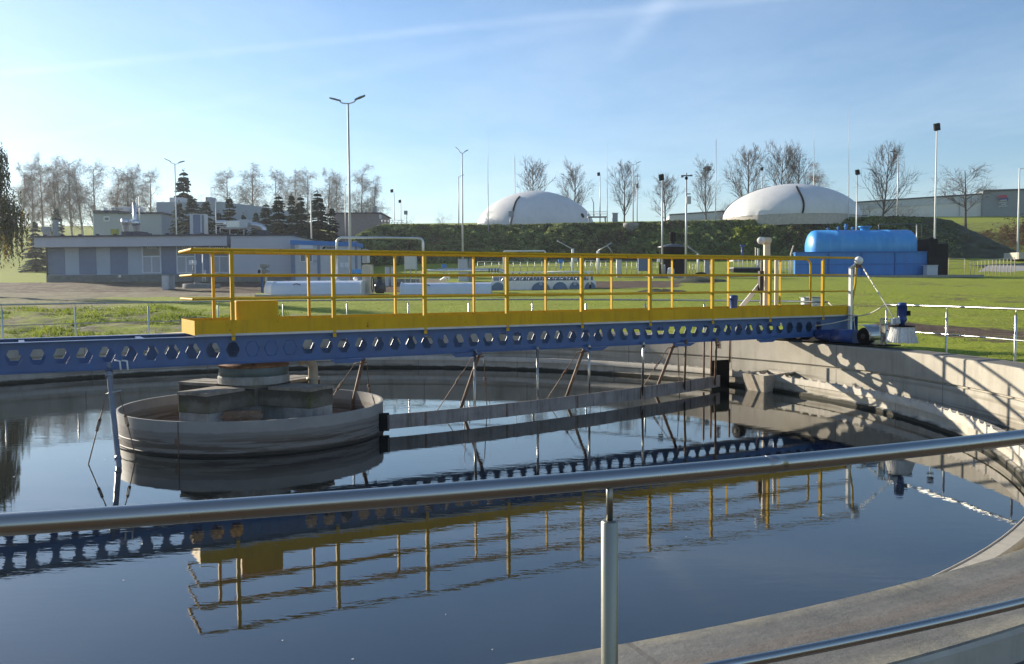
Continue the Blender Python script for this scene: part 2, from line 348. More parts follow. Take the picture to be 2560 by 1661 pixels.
# ------------------------------------------------------------------ terrain
YS = [2, 12, 20, 24, 28, 35, 45, 60, 74, 84, 100, 112, 118, 125, 150, 170, 200, 260, 400, 700, 1500]
TB = {-200: [.8, .82, .85, .9, 1.38, 1.44, 1.5, 1.95, 2.65, 2.8, 3.4, 4.1, 4.6, 5.3, 9, 11.5, 15.5, 20, 27, 44, 60],
      420: [.8, .82, .85, .9, 1.32, 1.4, 1.5, 1.9, 2.62, 2.85, 3.5, 4.2, 4.6, 5.3, 9, 11.5, 15, 20, 27, 44, 60],
      800: [.8, .82, .85, .9, 1.1, 1.3, 1.55, 1.78, 2.6, 2.9, 4.0, 4.9, 5.2, 6, 9.5, 11.5, 14.5, 20, 27, 44, 60],
      1280: [.8, .82, .85, .9, 1.02, 1.25, 1.52, 1.9, 2.45, 2.95, 4.3, 5.15, 9.2, 10.1, 11.5, 12.8, 15.4, 20.2, 29, 48, 60],
      1760: [.8, .82, .85, .9, 1.02, 1.28, 1.62, 2.1, 2.52, 2.92, 4.3, 5.2, 9.4, 10.3, 11.6, 13, 15.6, 20.4, 29, 48, 60],
      2200: [.8, .82, .85, .92, 1.06, 1.32, 1.66, 2.12, 2.5, 2.76, 4.5, 5.5, 9.3, 10.2, 11.2, 13, 16.6, 20.6, 29, 48, 60],
      2330: [.8, .82, .85, .92, 1.06, 1.32, 1.66, 2.12, 2.45, 2.66, 4.6, 5.6, 7.4, 8.5, 10.8, 13.2, 16.8, 20.8, 29, 48, 60],
      2520: [.8, .82, .85, .92, 1.06, 1.32, 1.66, 2.1, 2.42, 2.62, 4.7, 5.7, 6.2, 7, 10.8, 13.4, 16.8, 20.8, 29, 48, 60],
      2800: [.8, .82, .85, .92, 1.06, 1.32, 1.66, 2.1, 2.42, 2.62, 4.7, 5.7, 6.2, 7, 10.8, 13.4, 16.8, 20.8, 29, 48, 60]}
TX = sorted(TB)
def lerp_tab(xs, ys, x):
    if x <= xs[0]: return ys[0]
    for i in range(len(xs)-1):
        if x <= xs[i+1]:
            t = (x - xs[i]) / (xs[i+1] - xs[i]); return ys[i] + (ys[i+1] - ys[i]) * t
    return ys[-1]
def ground(X, Y):
    if Y < 2: return .8
    px = 1280 + F * X / Y
    return lerp_tab(TX, [lerp_tab(YS, TB[k], Y) for k in TX], px)
def gp(px, Y):
    X = hx(px, Y); return V((X, Y, ground(X, Y)))
def build_ground():
    rs_ = [12.35, 12.5]
    while rs_[-1] < 60: rs_.append(rs_[-1] + max(.16, (rs_[-1]-11.6)*.03))
    while rs_[-1] < 700: rs_.append(rs_[-1]*1.03)
    na = 420; vs = []; fs = []; cols = []
    # finer angles towards the view
    angs = [2*math.pi*i/na for i in range(na)]
    for r in rs_:
        for a in angs:
            X, Y = CX + r*math.cos(a), CY + r*math.sin(a)
            z = ground(X, Y); d = math.hypot(X, Y)
            px = 1280 + F*X/max(Y, .5)
            soil = dry = 0.
            if r < 60 and (Y < 4 or (Y < 12 and X < 6)): soil = 1.2
            if Y > 18:
                amp = 0.05
                if px < 700 and Y < 34: amp = .16
                z += (noise.fractal(V((X*.5, Y*.5, 3.)), .8, 2., 4)) * amp * min(1, (r-12.3)/2)
                if px < 430 and 29 < Y < 70: dry = .62 - max(0, (px-200))/650
                if px < 640 and 50 < Y < 74: dry = max(dry, .9); 
                if px < 760 and 58 < Y < 75: soil = .55
                if px < 900 and 20 < Y < 32: dry = max(dry, .46)
                if 560 < px < 1700 and 57 < Y < 72: soil = max(soil, .85)
                if 1000 < px < 1560 and 62 < Y < 71: soil = .9
                if 880 < px < 1120 and 70 < Y < 80: dry = .8
                if px > 2170 and r < 24 and px < 2640: soil = max(soil, .85 - abs(r-18.6)/5.5 - max(0, 2230-px)/150)
                for (qx, qy, qr, qs) in ((1745, 68, 1.7, .75), (1650, 50, 1.1, .8), (2120, 36, 1.5, .42), (2300, 60, 3, .4), (2450, 40, 2.5, .42), (1560, 66, 2.2, .95)):
                    q = math.hypot((X - hx(qx, qy)), (Y - qy)*.45)
                    if q < qr: soil = max(soil, qs)
                if 112 < Y < 175 and px > 2360: soil = max(soil, .45)
            vs.append((X, Y, z)); cols.append((soil, dry, 0, 1))
    for i in range(len(rs_)-1):
        for k in range(na):
            k2 = (k+1) % na
            fs.append((i*na+k, (i+1)*na+k, (i+1)*na+k2, i*na+k2))
    mb = MB(); mb.add(vs, fs, True)
    o = mb.build('ground', M['ground'], loc=(0, 0, 0), kind='structure')
    ca = o.data.color_attributes.new('region', 'FLOAT_COLOR', 'POINT')
    ca.data.foreach_set('color', [x for c in cols for x in c])
build_ground()
# ------------------------------------------------------------------ settling tank
tank = T('settling_tank', 'round concrete settling tank with toothed overflow weir and stained inner wall', 'settling tank', (CX, CY, -.6))
c0 = (CX, CY, 0)
MB().lathe(c0, [(11.19, -.6), (11.19, .488), (11.24, .495), (11.24, .525), (11.19, .532), (11.19, .948), (11.208, .968), (11.71, .968), (11.73, .95), (11.73, .5)], 288, sm=False).build('outer_wall', M['conc'], tank)
MB().lathe(c0, [(11.72, .84), (11.735, .846), (12.4, .846), (12.42, .82), (12.42, .3)], 288, sm=False).build('apron', M['conc'], tank)
WY0 = CY + .2; cw0 = (CX, WY0, 0)                        # the weir ring
def annulus(mb, z, n=200):
    vs = []
    for i in range(n):
        a = 2*math.pi*i/n; ca_, sa_ = math.cos(a), math.sin(a)
        vs += [(CX + 10.430*ca_, WY0 + 10.430*sa_, z), (CX + 11.2*ca_, CY + 11.2*sa_, z)]
    mb.add(vs, [(2*i, 2*i+1, (2*i+3) % (2*n), (2*i+2) % (2*n)) for i in range(n)]); return mb
annulus(MB(), .02).build('launder_channel', M['conc'], tank)
MB().lathe(cw0, [(10.270, -.9), (10.270, .055), (10.295, .07), (10.320, .07), (10.330, .08), (10.330, .235), (10.315, .24), (10.315, .30), (10.330, .312), (10.430, .312), (10.440, .30), (10.440, 0)], 288, sm=False).build('weir_wall', M['conc'], tank)
mb = MB(); nt_ = 256; vs = []
sel = [i for i in range(nt_) if -14 < (360*i/nt_ + 180) % 360 - 180 < 52]
for i in sel:
    for da, z in ((.2, .312), (.5, .365), (.8, .312)):
        a = 2*math.pi*(i+da)/nt_
        for r in (10.308, 10.314): vs.append((CX + r*math.cos(a), WY0 + r*math.sin(a), z))
fs = []
for j in range(len(sel)):
    k = j*6; fs += [(k, k+4, k+2), (k+1, k+3, k+5), (k, k+2, k+3, k+1), (k+2, k+4, k+5, k+3)]
mb.add(vs, fs); mb.lathe(cw0, [(10.308, .2), (10.308, .316), (10.314, .316), (10.314, .2)], 200); mb.build('weir_plate', M['paleconc'], tank)
# scum box hung inside the weir
Z_ = V((0, 0, 1))
A, B_, C_, D_ = V((4.78, 18.44, 0)), V((5.08, 17.80, 0)), V((5.78, 18.5, 0)), V((5.5, 19.15, 0))
mb = MB()
cen = (A + B_ + C_ + D_)/4
for p, q in ((A, B_), (B_, C_), (C_, D_), (D_, A)):
    t = (q-p).normalized(); n = V((-t.y, t.x, 0)); p2_, q2_ = p.lerp(cen, .3) - Z_*.35, q.lerp(cen, .3) - Z_*.35
    mb.prism([p2_, q2_, q + Z_*.345, p + Z_*.345], n*.04)
mb.prism([A+V((0,0,-.2)), B_+V((0,0,-.2)), C_+V((0,0,-.05)), D_+V((0,0,-.05))], (0, 0, .04))
mb.build('scum_box', M['scumwood'], tank)
mb = MB(); mb.hexa(C_ + V((-.12, .0, .28)), (.35, .25, .04), (-.15, .4, .03), (0, 0, .03)); mb.build('scum_chute', M['paleconc'], tank)
# water
vs = [(CX, CY, 0)]; n = 180
mb = MB(); mb.lathe(c0, [(9.75, 0), (6., 0), (1.9, 0)], n, sm=True); mb.f = [f[::-1] for f in mb.f]
vs = []
for i in range(n):
    a = 2*math.pi*i/n; vs += [(CX + 9.75*math.cos(a), CY + 9.75*math.sin(a), 0), (CX + 10.30*math.cos(a), WY0 + 10.30*math.sin(a), 0)]
mb.add(vs, [(2*i, 2*i+1, (2*i+3) % (2*n), (2*i+2) % (2*n)) for i in range(n)], True)
annulus(mb, .06, n)
mb.build('water', M['water'], loc=(CX, CY, 0), kind='structure')
mb = MB(); k = 0
while k < 150:
    a, r = rng.uniform(0, 6.283), 9.6*math.sqrt(rng.random())
    if r < 2.05: continue
    k += 1; p = V((CX + r*math.cos(a), CY + r*math.sin(a), .004)); s_ = rng.uniform(.004, .016); b_ = rng.uniform(0, 6.28)
    mb.add([p + V((math.cos(b_+t)*s_*(1 if j % 2 else .55), math.sin(b_+t)*s_*(1 if j % 2 else .55), 0)) for j, t in enumerate((0, 1.4, 3.1, 4.6))], [(0, 1, 2, 3)])
mb.build('floating_flecks', M['bristle'], kind='stuff')
# ------------------------------------------------------------------ inflow drum and centre pier
drum = T('inflow_drum', 'round inflow drum of stained grey shell around the centre pier', 'inflow drum', (CX, CY, -.5))
MB().lathe(c0, [(1.895, -.5), (1.917, -.5), (1.917, .02), (1.93, .028), (1.917, .036), (1.917, .15), (1.922, .155), (1.917, .16), (1.917, .455), (1.885, .455), (1.885, -.5)], 288, sm=False).build('drum_shell', M['drum'], drum)
MB().lathe(c0, [(1.89, .10), (.05, .10)], 64).build('drum_floor', M['rusty'], drum)
a_ = R_(-103); mb = MB(); e1 = V((math.cos(a_), math.sin(a_), 0)); e2 = V((-math.sin(a_), math.cos(a_), 0))
mb.hexa(V(c0) + e1*1.915 - e2*.035 + V((0, 0, -.1)), e2*.01, e1*.012, (0, 0, .55)); mb.hexa(V(c0) + e1*1.915 - e2*.08 + V((0, 0, .14)), e2*.06, e1*.014, (0, 0, .09))
mb.build('joint_strip', M['rusty'], drum)
pier = T('centre_pier', 'mossy concrete centre pier with four outlet boxes and rusty turntable ring', 'pier', (CX, CY, -.5))
MB().lathe(c0, [(.33, -.5), (.33, .77), (.52, .77), (.525, .865), (.505, .885), (.02, .885)], 40, sm=False).build('column', M['boxconc'], pier)
MB().lathe((CX, CY, .885), [(.02, 0), (.505, 0), (.505, .125), (.5, .13), (.02, .13)], 48).build('ring', M['ring'], pier)
MB().lathe((CX, CY, 1.015), [(.02, 0), (.515, 0), (.515, .03), (.44, .035), (.42, .07), (.02, .07)], 48).build('turntable', M['rust'], pier)
th0 = R_(-25)
for k in range(4):
    a_ = th0 + k*math.pi/2; d = V((math.cos(a_), math.sin(a_), 0)); n_ = V((-d.y, d.x, 0)); c = V((CX, CY, 0))
    w2, L1 = .27, 1.25
    mb = MB(); mb.hexa(c + d*.3 - n_*w2 + V((0, 0, .46)), d*(L1-.3), n_*2*w2, (0, 0, .24)); bx_ = mb.build('outlet_box', M['mossy'], pier, bevel=.012)
    mb = MB()
    for j in range(3): mb.hexa(c + d*.5 - n_*(w2+.006) + n_*j*(2*w2+.012)/3 + V((0, 0, .702 + .004*(j % 2))), d*(L1-.494), n_*((2*w2+.012)/3-.008), (0, 0, .045))
    mb.build('plank_lid', M['plank'], bx_)
    mb = MB(); mb.hexa(c + d*.75 - n_*(w2-.008) + V((0, 0, -.4)), d*(L1-.76), n_*(2*w2-.016), (0, 0, .858)); mb.hexa(c + d*.3 - n_*(w2-.1) + V((0, 0, -.4)), d*.44, n_*(2*w2-.2), (0, 0, .857)); mb.build('support', M['boxconc'], bx_, bevel=.01)
mb = MB(); c = V((CX, CY, 0)); mb.hexa(c + V((-.15, -1.0, .10)), (.5, .1, 0), (-.02, .1, 0), (0, 0, .36)); mb.hexa(c + V((-.18, -1.03, .36)), (.56, .112, 0), (-.03, .14, 0), (0, 0, .05)); mb.build('channel_plate', M['rusty'], pier)
# beige elbow pipe beyond the pier
pe = at(783, 955, 13.9)
e0 = T('elbow_pipe', 'beige pipe elbow rising beside the centre pier', 'pipe', (pe.x, pe.y, .3))
pts = [V((pe.x, pe.y, .3)), V((pe.x, pe.y, .93))] + [V((pe.x - .13*(1-math.cos(t)), pe.y, .93 + .13*math.sin(t))) for t in (R_(25), R_(50), R_(75), R_(95), R_(115), R_(135))]
MB().path(pts, .075, 16).build('bend', M['beigepipe'], e0)
MB().lathe((pe.x, pe.y, .74), [(.08, 0), (.105, 0), (.105, .04), (.08, .04)], 16).build('flange', M['beigepipe'], e0)
# ------------------------------------------------------------------ bridge
P0 = V((-3.966, 12.665, 0)); D = V((.8765, .4815, 0)); NN = V((-.4815, .8765, 0)); Z = V((0, 0, 1)); W = 1.15
def bx(a, w, z): return P0 + D*a + NN*w + Z*z
def bbox(mb, a0, a1, w0, w1, z0, z1): return mb.hexa(bx(a0, w0, z0), D*(a1-a0), NN*(w1-w0), Z*(z1-z0))
br = T('scraper_bridge', 'blue castellated girder bridge with yellow walkway railing spanning the settling tank', 'bridge', bx(.41, .575, 1.0))
PITCHH = .274
def girder(w, outer):
    a0, a1 = -9.04, 12.85; zb, zt = 1.115, 1.495; zm = (zb+zt)/2
    hexv = [(.102, 0), (.05, .104), (-.05, .104), (-.102, 0), (-.05, -.104), (.05, -.104)]
    mb = MB(); th = .009
    k = -32
    while True:
        c = k*PITCHH
        if c > 12.3: break
        l, r = c - PITCHH/2, c + PITCHH/2
        solid = k in (1, 2, 3) or k >= 44
        rect = [(r, zm), (r, zt), (l, zt), (l, zm), (l, zb), (r, zb)]
        H = [(c+x, zm+z) for x, z in hexv]
        for sgn in (-1, 1):
            q = [bx(a, w + sgn*th/2, z) for a, z in rect]; hq = [bx(a, w + sgn*th/2, z) for a, z in H]
            fs = [(0, 1, 7, 6), (1, 2, 8, 7), (2, 3, 9, 8), (3, 4, 10, 9), (4, 5, 11, 10), (5, 0, 6, 11)]
            if solid: fs = [(0, 1, 2, 3, 4, 5)]
            if sgn > 0: fs = [f[::-1] for f in fs]
            mb.add(q + hq, fs)
        if not solid:
            q = [bx(a, w - th/2, z) for a, z in H] + [bx(a, w + th/2, z) for a, z in H]
            mb.add(q, [(i, (i+1) % 6, (i+1) % 6 + 6, i+6) for i in range(6)])
        elif k in (1, 2, 3):
            for sgn in (-1, 1):
                for i in range(6):
                    p, q = bx(*(H[i][0], w + sgn*(th/2), H[i][1])), bx(*(H[(i+1) % 6][0], w + sgn*(th/2), H[(i+1) % 6][1]))
                    mb.tube(p, q, .0045, n=5)
        k += 1
    bbox(mb, (k-.5)*PITCHH, a1, w-th/2, w+th/2, zb, zt)
    g = mb.build('girder', M['blue'], br)
    mb = MB(); bbox(mb, a0, a1, w-.07, w+.07, zt, zt+.012); bbox(mb, a0, a1, w-.07, w+.07, zb-.012, zb)
    mb.build('flange', M['blue'], g)
    return g
g1 = girder(.06, -1); g2 = girder(W-.06, 1)
for i in range(15):
    a = -8.6 + i*1.48
    mb = MB(); bbox(mb, a, a+.07, .07, W-.07, 1.34, 1.49); mb.build('cross_beam', M['blue'], br)
for i, a in enumerate((1.4, 3.4, 5.9, 7.9, 10.0)):   # gusset plates and diagonal bracing under the girders
    mb = MB(); mb.prism([bx(a, -.03, 1.10), bx(a+.55, -.03, 1.10), bx(a+.42, -.03, 1.04), bx(a+.08, -.03, 1.04)], NN*.012)
    mb.tube(bx(a+.1, .06, 1.085), bx(a+1.1, W-.06, 1.085), .022, n=6); mb.build('brace', M['blue'], br)
mb = MB(); bbox(mb, 12.85, 12.868, -.02, W+.02, 1.09, 1.52); mb.build('end_plate', M['blue'], br)
# deck grating
mb = MB(); bbox(mb, -.5, 12.8, -.008, .02, 1.508, 1.538); bbox(mb, -.5, 12.8, W-.02, W+.008, 1.508, 1.538)
for i in range(134): bbox(mb, -.5 + i*.1, -.5 + i*.1 + .012, .02, W-.02, 1.512, 1.536)
for j in range(9): bbox(mb, -.5, 12.8, .08 + j*.125, .09 + j*.125, 1.514, 1.534)
mb.build('deck_grating', M['galv'], br)
RZ = (2.725, 2.37, 2.03)
def railing(w, a0, a1, first, count, side, curve_end):
    root = MB(); bbox(root, a0, a1, w-.004, w+.004, 1.525, 1.73)
    bbox(root, a0, a1, w-.004 + .02*side, w + .004 + .02*side, 1.718, 1.726)
    tb = root.build('toe_board', M['yellow'], br)
    for z, r in zip(RZ, (.023, .0165, .0165)):
        mb = MB()
        if curve_end:
            pts = [bx(a0, w, z), bx(a1-.14, w, z)]
            if z == RZ[0]: pts += [bx(a1 - .14 + .14*math.sin(t), w, z - .14*(1-math.cos(t))) for t in (R_(30), R_(60), R_(90))] + [bx(a1, w, 1.53)]
            else: pts = [bx(a0, w, z), bx(a1, w, z)]
        else: pts = [bx(a0, w, z), bx(a1, w, z)]
        mb.path(pts, r, 10); mb.build('top_rail' if z == RZ[0] else 'mid_rail', M['yellow'], br)
    for i in range(count):
        a = first + 1.481*i; mb = MB()
        bbox(mb, a-.026, a+.026, w-.006*side-.003, w-.006*side+.003, 1.44, 2.66)
        bbox(mb, a-.026, a-.02, w-.006*side, w+.044*side, 1.5, 2.66)
        mb.prism([bx(a-.026, w-.006*side, 2.66), bx(a+.026, w-.006*side, 2.66), bx(a+.02, w-.002*side, 2.71), bx(a-.032, w-.002*side, 2.71)], NN*.006*side)
        for zz_ in (1.6, 1.66): mb.tube(bx(a+.012, w-.012*side, zz_), bx(a+.012, w, zz_), .009, n=6)
        mb.build('post', M['yellow'], br)
railing(0, -.52, 12.75, 0, 9, 1, False)
railing(W, -.52, 12.72, -.05, 9, -1, True)
mb = MB(); bbox(mb, -.524, -.516, 0, W, 1.525, 1.73); mb.build('toe_board', M['yellow'], br)
for z, r in zip(RZ, (.023, .0165, .0165)):
    mb = MB(); mb.path([bx(-.52, -.0, z), bx(-.53, .04, z), bx(-.53, W-.04, z), bx(-.52, W, z)], r, 10); mb.build('end_rail', M['yellow'], br)
mb = MB(); mb.path([bx(12.75, 0, 2.725), bx(12.8, 0, 2.70), bx(12.82, 0, 2.62), bx(12.8, 0, 2.2), bx(12.7, 0, 1.75), bx(12.7, 0, 1.5)], .021, 8); mb.build('end_post', M['yellow'], br)
cab = MB(); bbox(cab, .06, .66, .06, .36, 1.54, 2.0); cab = cab.build('control_cabinet', M['yellow'], br, bevel=.012)
mb = MB(); bbox(mb, .63, .635, .1, .3, 1.56, 1.98); bbox(mb, .1, .62, .05, .058, 1.985, 1.995); mb.build('door_seam', M['yellow'], cab)
# slanted scraper arms hanging into the water
def stay(p, q, parent):
    p, q = V(p), V(q); mb = MB(); mb.tube(p, q, .008, n=5); s_ = mb.build('stay_rod', M['rusty'], parent)
    m1, m2 = p.lerp(q, .30), p.lerp(q, .42); t = (q-p).normalized(); o = t.cross(V((0, 1, 0))).normalized()*.017
    mb = MB()
    for sg in (-1, 1): mb.tube(m1 + o*sg, m2 + o*sg, .006, n=5)
    for e in (m1, m2): mb.tube(e - t*.012, e + t*.012, .02, n=6)
    mb.build('turnbuckle', M['rusty'], s_)
for (tx, ty, dxx) in ((910, 872, -.3), (1203, 878, -.42), (1465, 872, -.44), (1690, 856, -.46)):
    u = (tx-1280)/F; a = (u*13.67 + 4.52)/(.8765 - u*.4815)
    p = bx(a, W-.02, 1.11); q = p + V((dxx*1.25, .02, -1.5))
    mb = MB(); mb.tube(p, q, .031, n=10); mb.tube(p + V((-.05, 0, -.12)), p + V((-.02, 0, -.16)), .045, n=10)
    arm = mb.build('scraper_arm', M['rusty'], br)
    h_ = p + V((-.07, 0, -.2)); mb = MB(); mb.tube(h_ + V((-.11, 0, 0)), h_ + V((.1, 0, .02)), .012, n=6); mb.build('bracket', M['rusty'], arm)
    stay(h_ + V((-.1, 0, 0)), h_ + V((-.78, -.15, -1.0)), arm); stay(h_ + V((.1, 0, 0)), h_ + V((.17, .1, -1.2)), arm)
# grey tube of the counter arm
pa = at(272, 925, 11.95); qa = atz(297, 1166, 0)
mb = MB(); d_ = (qa - pa); mb.path([pa + V((0, 0, .1)), pa, qa, qa + d_*.4], .035, 12); mb.tube(pa + d_*.0, pa + d_*.09, .05, n=12); mb.tube(qa - d_*.09, qa - d_*.06, .041, n=12)
arm = mb.build('counter_arm', M['armgrey'], br)
h_ = pa.lerp(qa, .27)
mb = MB(); mb.tube(h_ + V((-.08, 0, .0)), h_ + V((.13, -.0, .05)), .011, n=6); mb.build('bracket', M['galv'], arm)
stay(h_ + V((-.07, 0, 0)), atz(218, 1168, 0) + V((-.05, 0, -.2)), arm); stay(h_ + V((.1, 0, .04)), atz(340, 1148, 0) + V((.05, 0, -.2)), arm)
for kx in (300, 318):
    q_ = at(kx, 920, 11.9); mb = MB(); mb.path([q_ + V((-.07, 0, .1)), q_ + V((0, 0, .09)), q_ + V((.01, 0, -.03))], .012, 6); mb.build('hook', M['white'], br)
# curved scum baffle carried by vertical tubes
def bez(t): return V((-1.86, 13.2, 0))*(1-t)**2 + V((1.0, 14.85, 0))*2*t*(1-t) + V((4.32, 18.45, 0))*t*t
pl = MB(); ns = 40
for i in range(ns):
    p, q = bez(i/ns), bez((i+1)/ns); t = (q-p).normalized(); n_ = V((-t.y, t.x, 0))
    pl.hexa(p + Z*.065, (q-p)*1.002, n_*.02, Z*(.215 + .02*(i/ns)))
baf = pl.build('scum_baffle', M['plate'], br)
mb = MB(); p = bez(0); mb.hexa(p + V((-.12, -.05, .04)), (.14, .06, 0), (-.02, .1, 0), (0, 0, .26)); mb.build('rubber_seal', M['black'], baf)
for t in (.09, .3, .5, .7, .88):
    p = bez(t); q = bez(t+.002); tt = (q-p).normalized(); n_ = V((tt.y, -tt.x, 0)); mb = MB(); mb.hexa(p + n_*.001 + Z*.062, tt*.03, n_*.008, Z*.222); mb.build('splice_strip', M['rusty'], baf)
for kx in (1186, 1342, 1472, 1608, 1714, 1791):
    u = (kx-1280)/F; a = (u*12.665 + 3.966)/(.8765 - u*.4815)
    p = bx(a, -.015, 1.16); t = min(range(200), key=lambda i: (bez(i/199).x - u*bez(i/199).y)**2)/199
    q = bez(t) + Z*.1; q = V((q.x, q.y + .03, q.z))
    mb = MB(); mb.tube(p, q, .021, n=8); mb.tube(p + Z*.0, p - Z*.09, .03, n=8); mb.build('hanger_tube', M['steel'] if kx < 1700 else M['rusty'], br)
# wiper plate with its posts next to the scum box
mb = MB(); a0_ = 10.25; mb.hexa(bx(a0_, W+.42, -.1), D*.5, NN*.03, Z*.66); mb.build('wiper_plate', M['black'], br)
for a in (10.0, 10.2, 10.72): 
    mb = MB(); mb.tube(bx(a, W+.38, 1.12), bx(a, W+.38, .1 if a < 10.5 else .5), .022, n=8); mb.build('wiper_post', M['rusty'], br)
mb = MB()
for i in range(160):
    a, z = rng.uniform(0, 6.283), rng.uniform(.83, 1.1); p = bx(10.33, W+.3, z); mb.tube(p, p + V((math.cos(a)*.06, math.sin(a)*.06, -.015)), .003, n=3, caps=False)
mb.tube(bx(10.33, W+.3, .83), bx(10.33, W+.3, 1.11), .012, n=6); mb.build('bottle_brush', M['rusty'], br)
# end truck running on the wall
tr = MB(); bbox(tr, 11.62, 12.0, -1.75, W+1.4, 1.0, 1.02); bbox(tr, 11.7, 11.92, -.95, W+1.2, 1.02, 1.115); tr = tr.build('end_truck', M['black'], br)
mb = MB(); mb.tube(bx(11.72, .02, 1.15), bx(11.72, -.42, 1.13), .105, n=20); mb.tube(bx(11.72, -.42, 1.13), bx(11.72, -.95, 1.14), .145, n=20); mb.tube(bx(11.72, -.40, 1.13), bx(11.72, -.43, 1.13), .155, n=20)
for k in range(8): mb.tube(bx(11.72, -.03-.045*k, 1.15), bx(11.72, -.04-.045*k, 1.15), .112, n=20)
mb.build('drive_motor', M['motor'], br)
for wc in (-1.22, W+1.1):
    c = bx(11.66, wc, 1.168); mb = MB(); mb.lathe(c, [(.02, -.07), (.11, -.07), (.16, -.06), (.168, -.045), (.168, .06), (.16, .075), (.13, .09), (.02, .09)], 28, axis=D); wh = mb.build('wheel', M['black'], br)
    mb = MB(); mb.lathe(c, [(.02, -.08), (.05, -.08), (.05, .1), (.02, .1)], 16, axis=D); mb.build('hub', M['darkbrown'], wh)
ca = bx(11.55, -1.22, 1.165); mb = MB(); pts = []
for i in range(13):
    t = R_(-15 + 120*i/12); pts.append((-math.cos(t)*.225, math.sin(t)*.225))
for i in range(12):
    (w0, z0), (w1, z1) = pts[i], pts[i+1]
    mb.hexa(ca + D*-.06 + NN*w0 + Z*z0, D*.42, NN*(w1-w0) + Z*(z1-z0), (NN*w0 + Z*z0).normalized()*.006)
mb.hexa(ca + D*.12 + NN*-.2 + Z*-.15, D*.22, NN*.12, Z*.16); mb.build('wheel_guard', M['steel'], br)
# sweeping brush on its arm
po = MB(); bbox(po, 11.66, 11.72, -1.62, -1.612, 1.02, 1.54); bbox(po, 11.66, 11.668, -1.62, -1.56, 1.02, 1.54); bbox(po, 11.58, 11.655, -1.62, -1.6, 1.24, 1.52); po = po.build('brush_post', M['steel'], br)
mb = MB(); mb.tube(bx(11.7, -1.58, 1.50), bx(11.78, -1.85, 1.54), .009, n=6); mb.tube(bx(11.7, -1.58, 1.40), bx(11.78, -1.85, 1.43), .009, n=6); mb.build('parallel_link', M['galv'], po)
bc = V((7.28, 16.62, 1.085))
bh = MB(); bh.lathe(bc + Z*.295, [(.02, .03), (.05, .03), (.225, .015), (.225, 0), (.02, 0)], 32); bh = bh.build('brush_head', M['black'], br)
mb = MB(); n = 240
for i in range(n):
    a = 6.2832*i/n + rng.uniform(-.01, .01); d = V((math.cos(a), math.sin(a), 0)); e = V((-d.y, d.x, 0)); w_ = rng.uniform(.0035, .006)
    p, q = bc + d*(.215 + rng.uniform(-.02, .0)) + Z*.295, bc + d*(.285 + rng.uniform(-.03, .012)) + Z*rng.uniform(-.008, .02)
    mb.add([p - e*w_, p + e*w_, q + e*w_*1.3, q - e*w_*1.3, p - d*.01, q - d*.012], [(0, 1, 2, 3), (0, 3, 5, 4), (1, 4, 5, 2)])
mb.lathe(bc, [(.2, .295), (.262, .01)], 40); mb.build('bristles', M['bristle'], bh)
mo = MB(); mc = bc + Z*.31
mo.lathe(mc, [(.01, 0), (.05, 0), (.055, .06), (.085, .09), (.09, .14), (.075, .17), (.075, .37), (.085, .375), (.085, .40), (.07, .43), (.01, .435)], 20)
for k in range(14):
    a = 6.2832*k/14; d = V((math.cos(a), math.sin(a), 0)); e = V((-d.y, d.x, 0)); mo.hexa(mc + d*.07 - e*.003 + Z*.18, d*.018, e*.006, Z*.19)
mo = mo.build('brush_motor', M['motor'], br)
mb = MB(); mb.box(mc.x+.07, mc.x+.14, mc.y-.05, mc.y+.05, mc.z+.19, mc.z+.28); mb.build('terminal_box', M['black'], mo, bevel=.006)
mb = MB(); mb.box(mc.x-.14, mc.x-.05, mc.y-.06, mc.y+.06, mc.z+.04, mc.z+.15); mb.box(mc.x-.2, mc.x-.14, mc.y-.04, mc.y+.04, mc.z+.02, mc.z+.14); mb.build('gearbox', M['lightgrey'], mo, bevel=.006)
# davit with pulley on the bridge end and the rope to the brush
dv = MB(); b0 = bx(12.6, -.045, 1.16); b1 = bx(12.6, -.045, 2.53); ph = at(2147, 652, b1.y - .12)
dv.hexa(b0 - D*.03 - NN*.03, D*.06, NN*.06, Z*(b1.z-b0.z)); dr = (ph - b1)
dv.path([b1 - Z*.03, b1 + dr*.93], .028, 8); dv.path([b1 + D*.04 - Z*.05, b1 + D*.06 + dr*.75], .016, 6); dv = dv.build('davit', M['white'], br)
mb = MB(); mb.ball(ph, .088, 18); mb.build('pulley_cover', M['white'], dv)
mb = MB(); mb.hexa(ph + V((-.05, -.03, -.15)), (.1, 0, 0), (0, .06, 0), (0, 0, .1)); mb.build('pulley_bracket', M['rusty'], dv)
r0 = ph + V((.05, -.02, -.1)); r1 = mc + V((-.16, 0, .16)); mb = MB(); mb.tube(r0, r1, .011, n=6)
for t in (.08, .16, .24, .40, .52): mb.tube(r0.lerp(r1, t), r0.lerp(r1, t+.06), .017, n=6)
mb.build('lifting_rope', M['rope'], br)
mb = MB(); p = bx(12.6, -.09, 1.3)
mb.path([bx(11.6, -.03, 1.33), bx(12.1, -.04, 1.37), bx(12.55, -.08, 1.44), bx(12.66, -.09, 1.5), bx(12.68, -.09, 1.44), bx(12.6, -.09, 1.40)], .009, 6)
mb.path([bx(12.66, -.09, 1.46), bx(12.68, -.1, 1.25), bx(12.66, -.13, 1.05), bx(12.45, -.16, 1.0), bx(12.2, -.3, 1.0)], .008, 6); mb.build('loose_cable', M['rope'], br)
# blue motor standing on the bridge
q = at(1834, 768, 18.1); mo2 = MB(); z0_ = 1.6
mo2.lathe((q.x, q.y, z0_), [(.01, 0), (.08, 0), (.085, .04), (.076, .07), (.076, .27), (.085, .29), (.085, .36), (.01, .37)], 18); mo2.build('pump_motor', M['motor'], br)
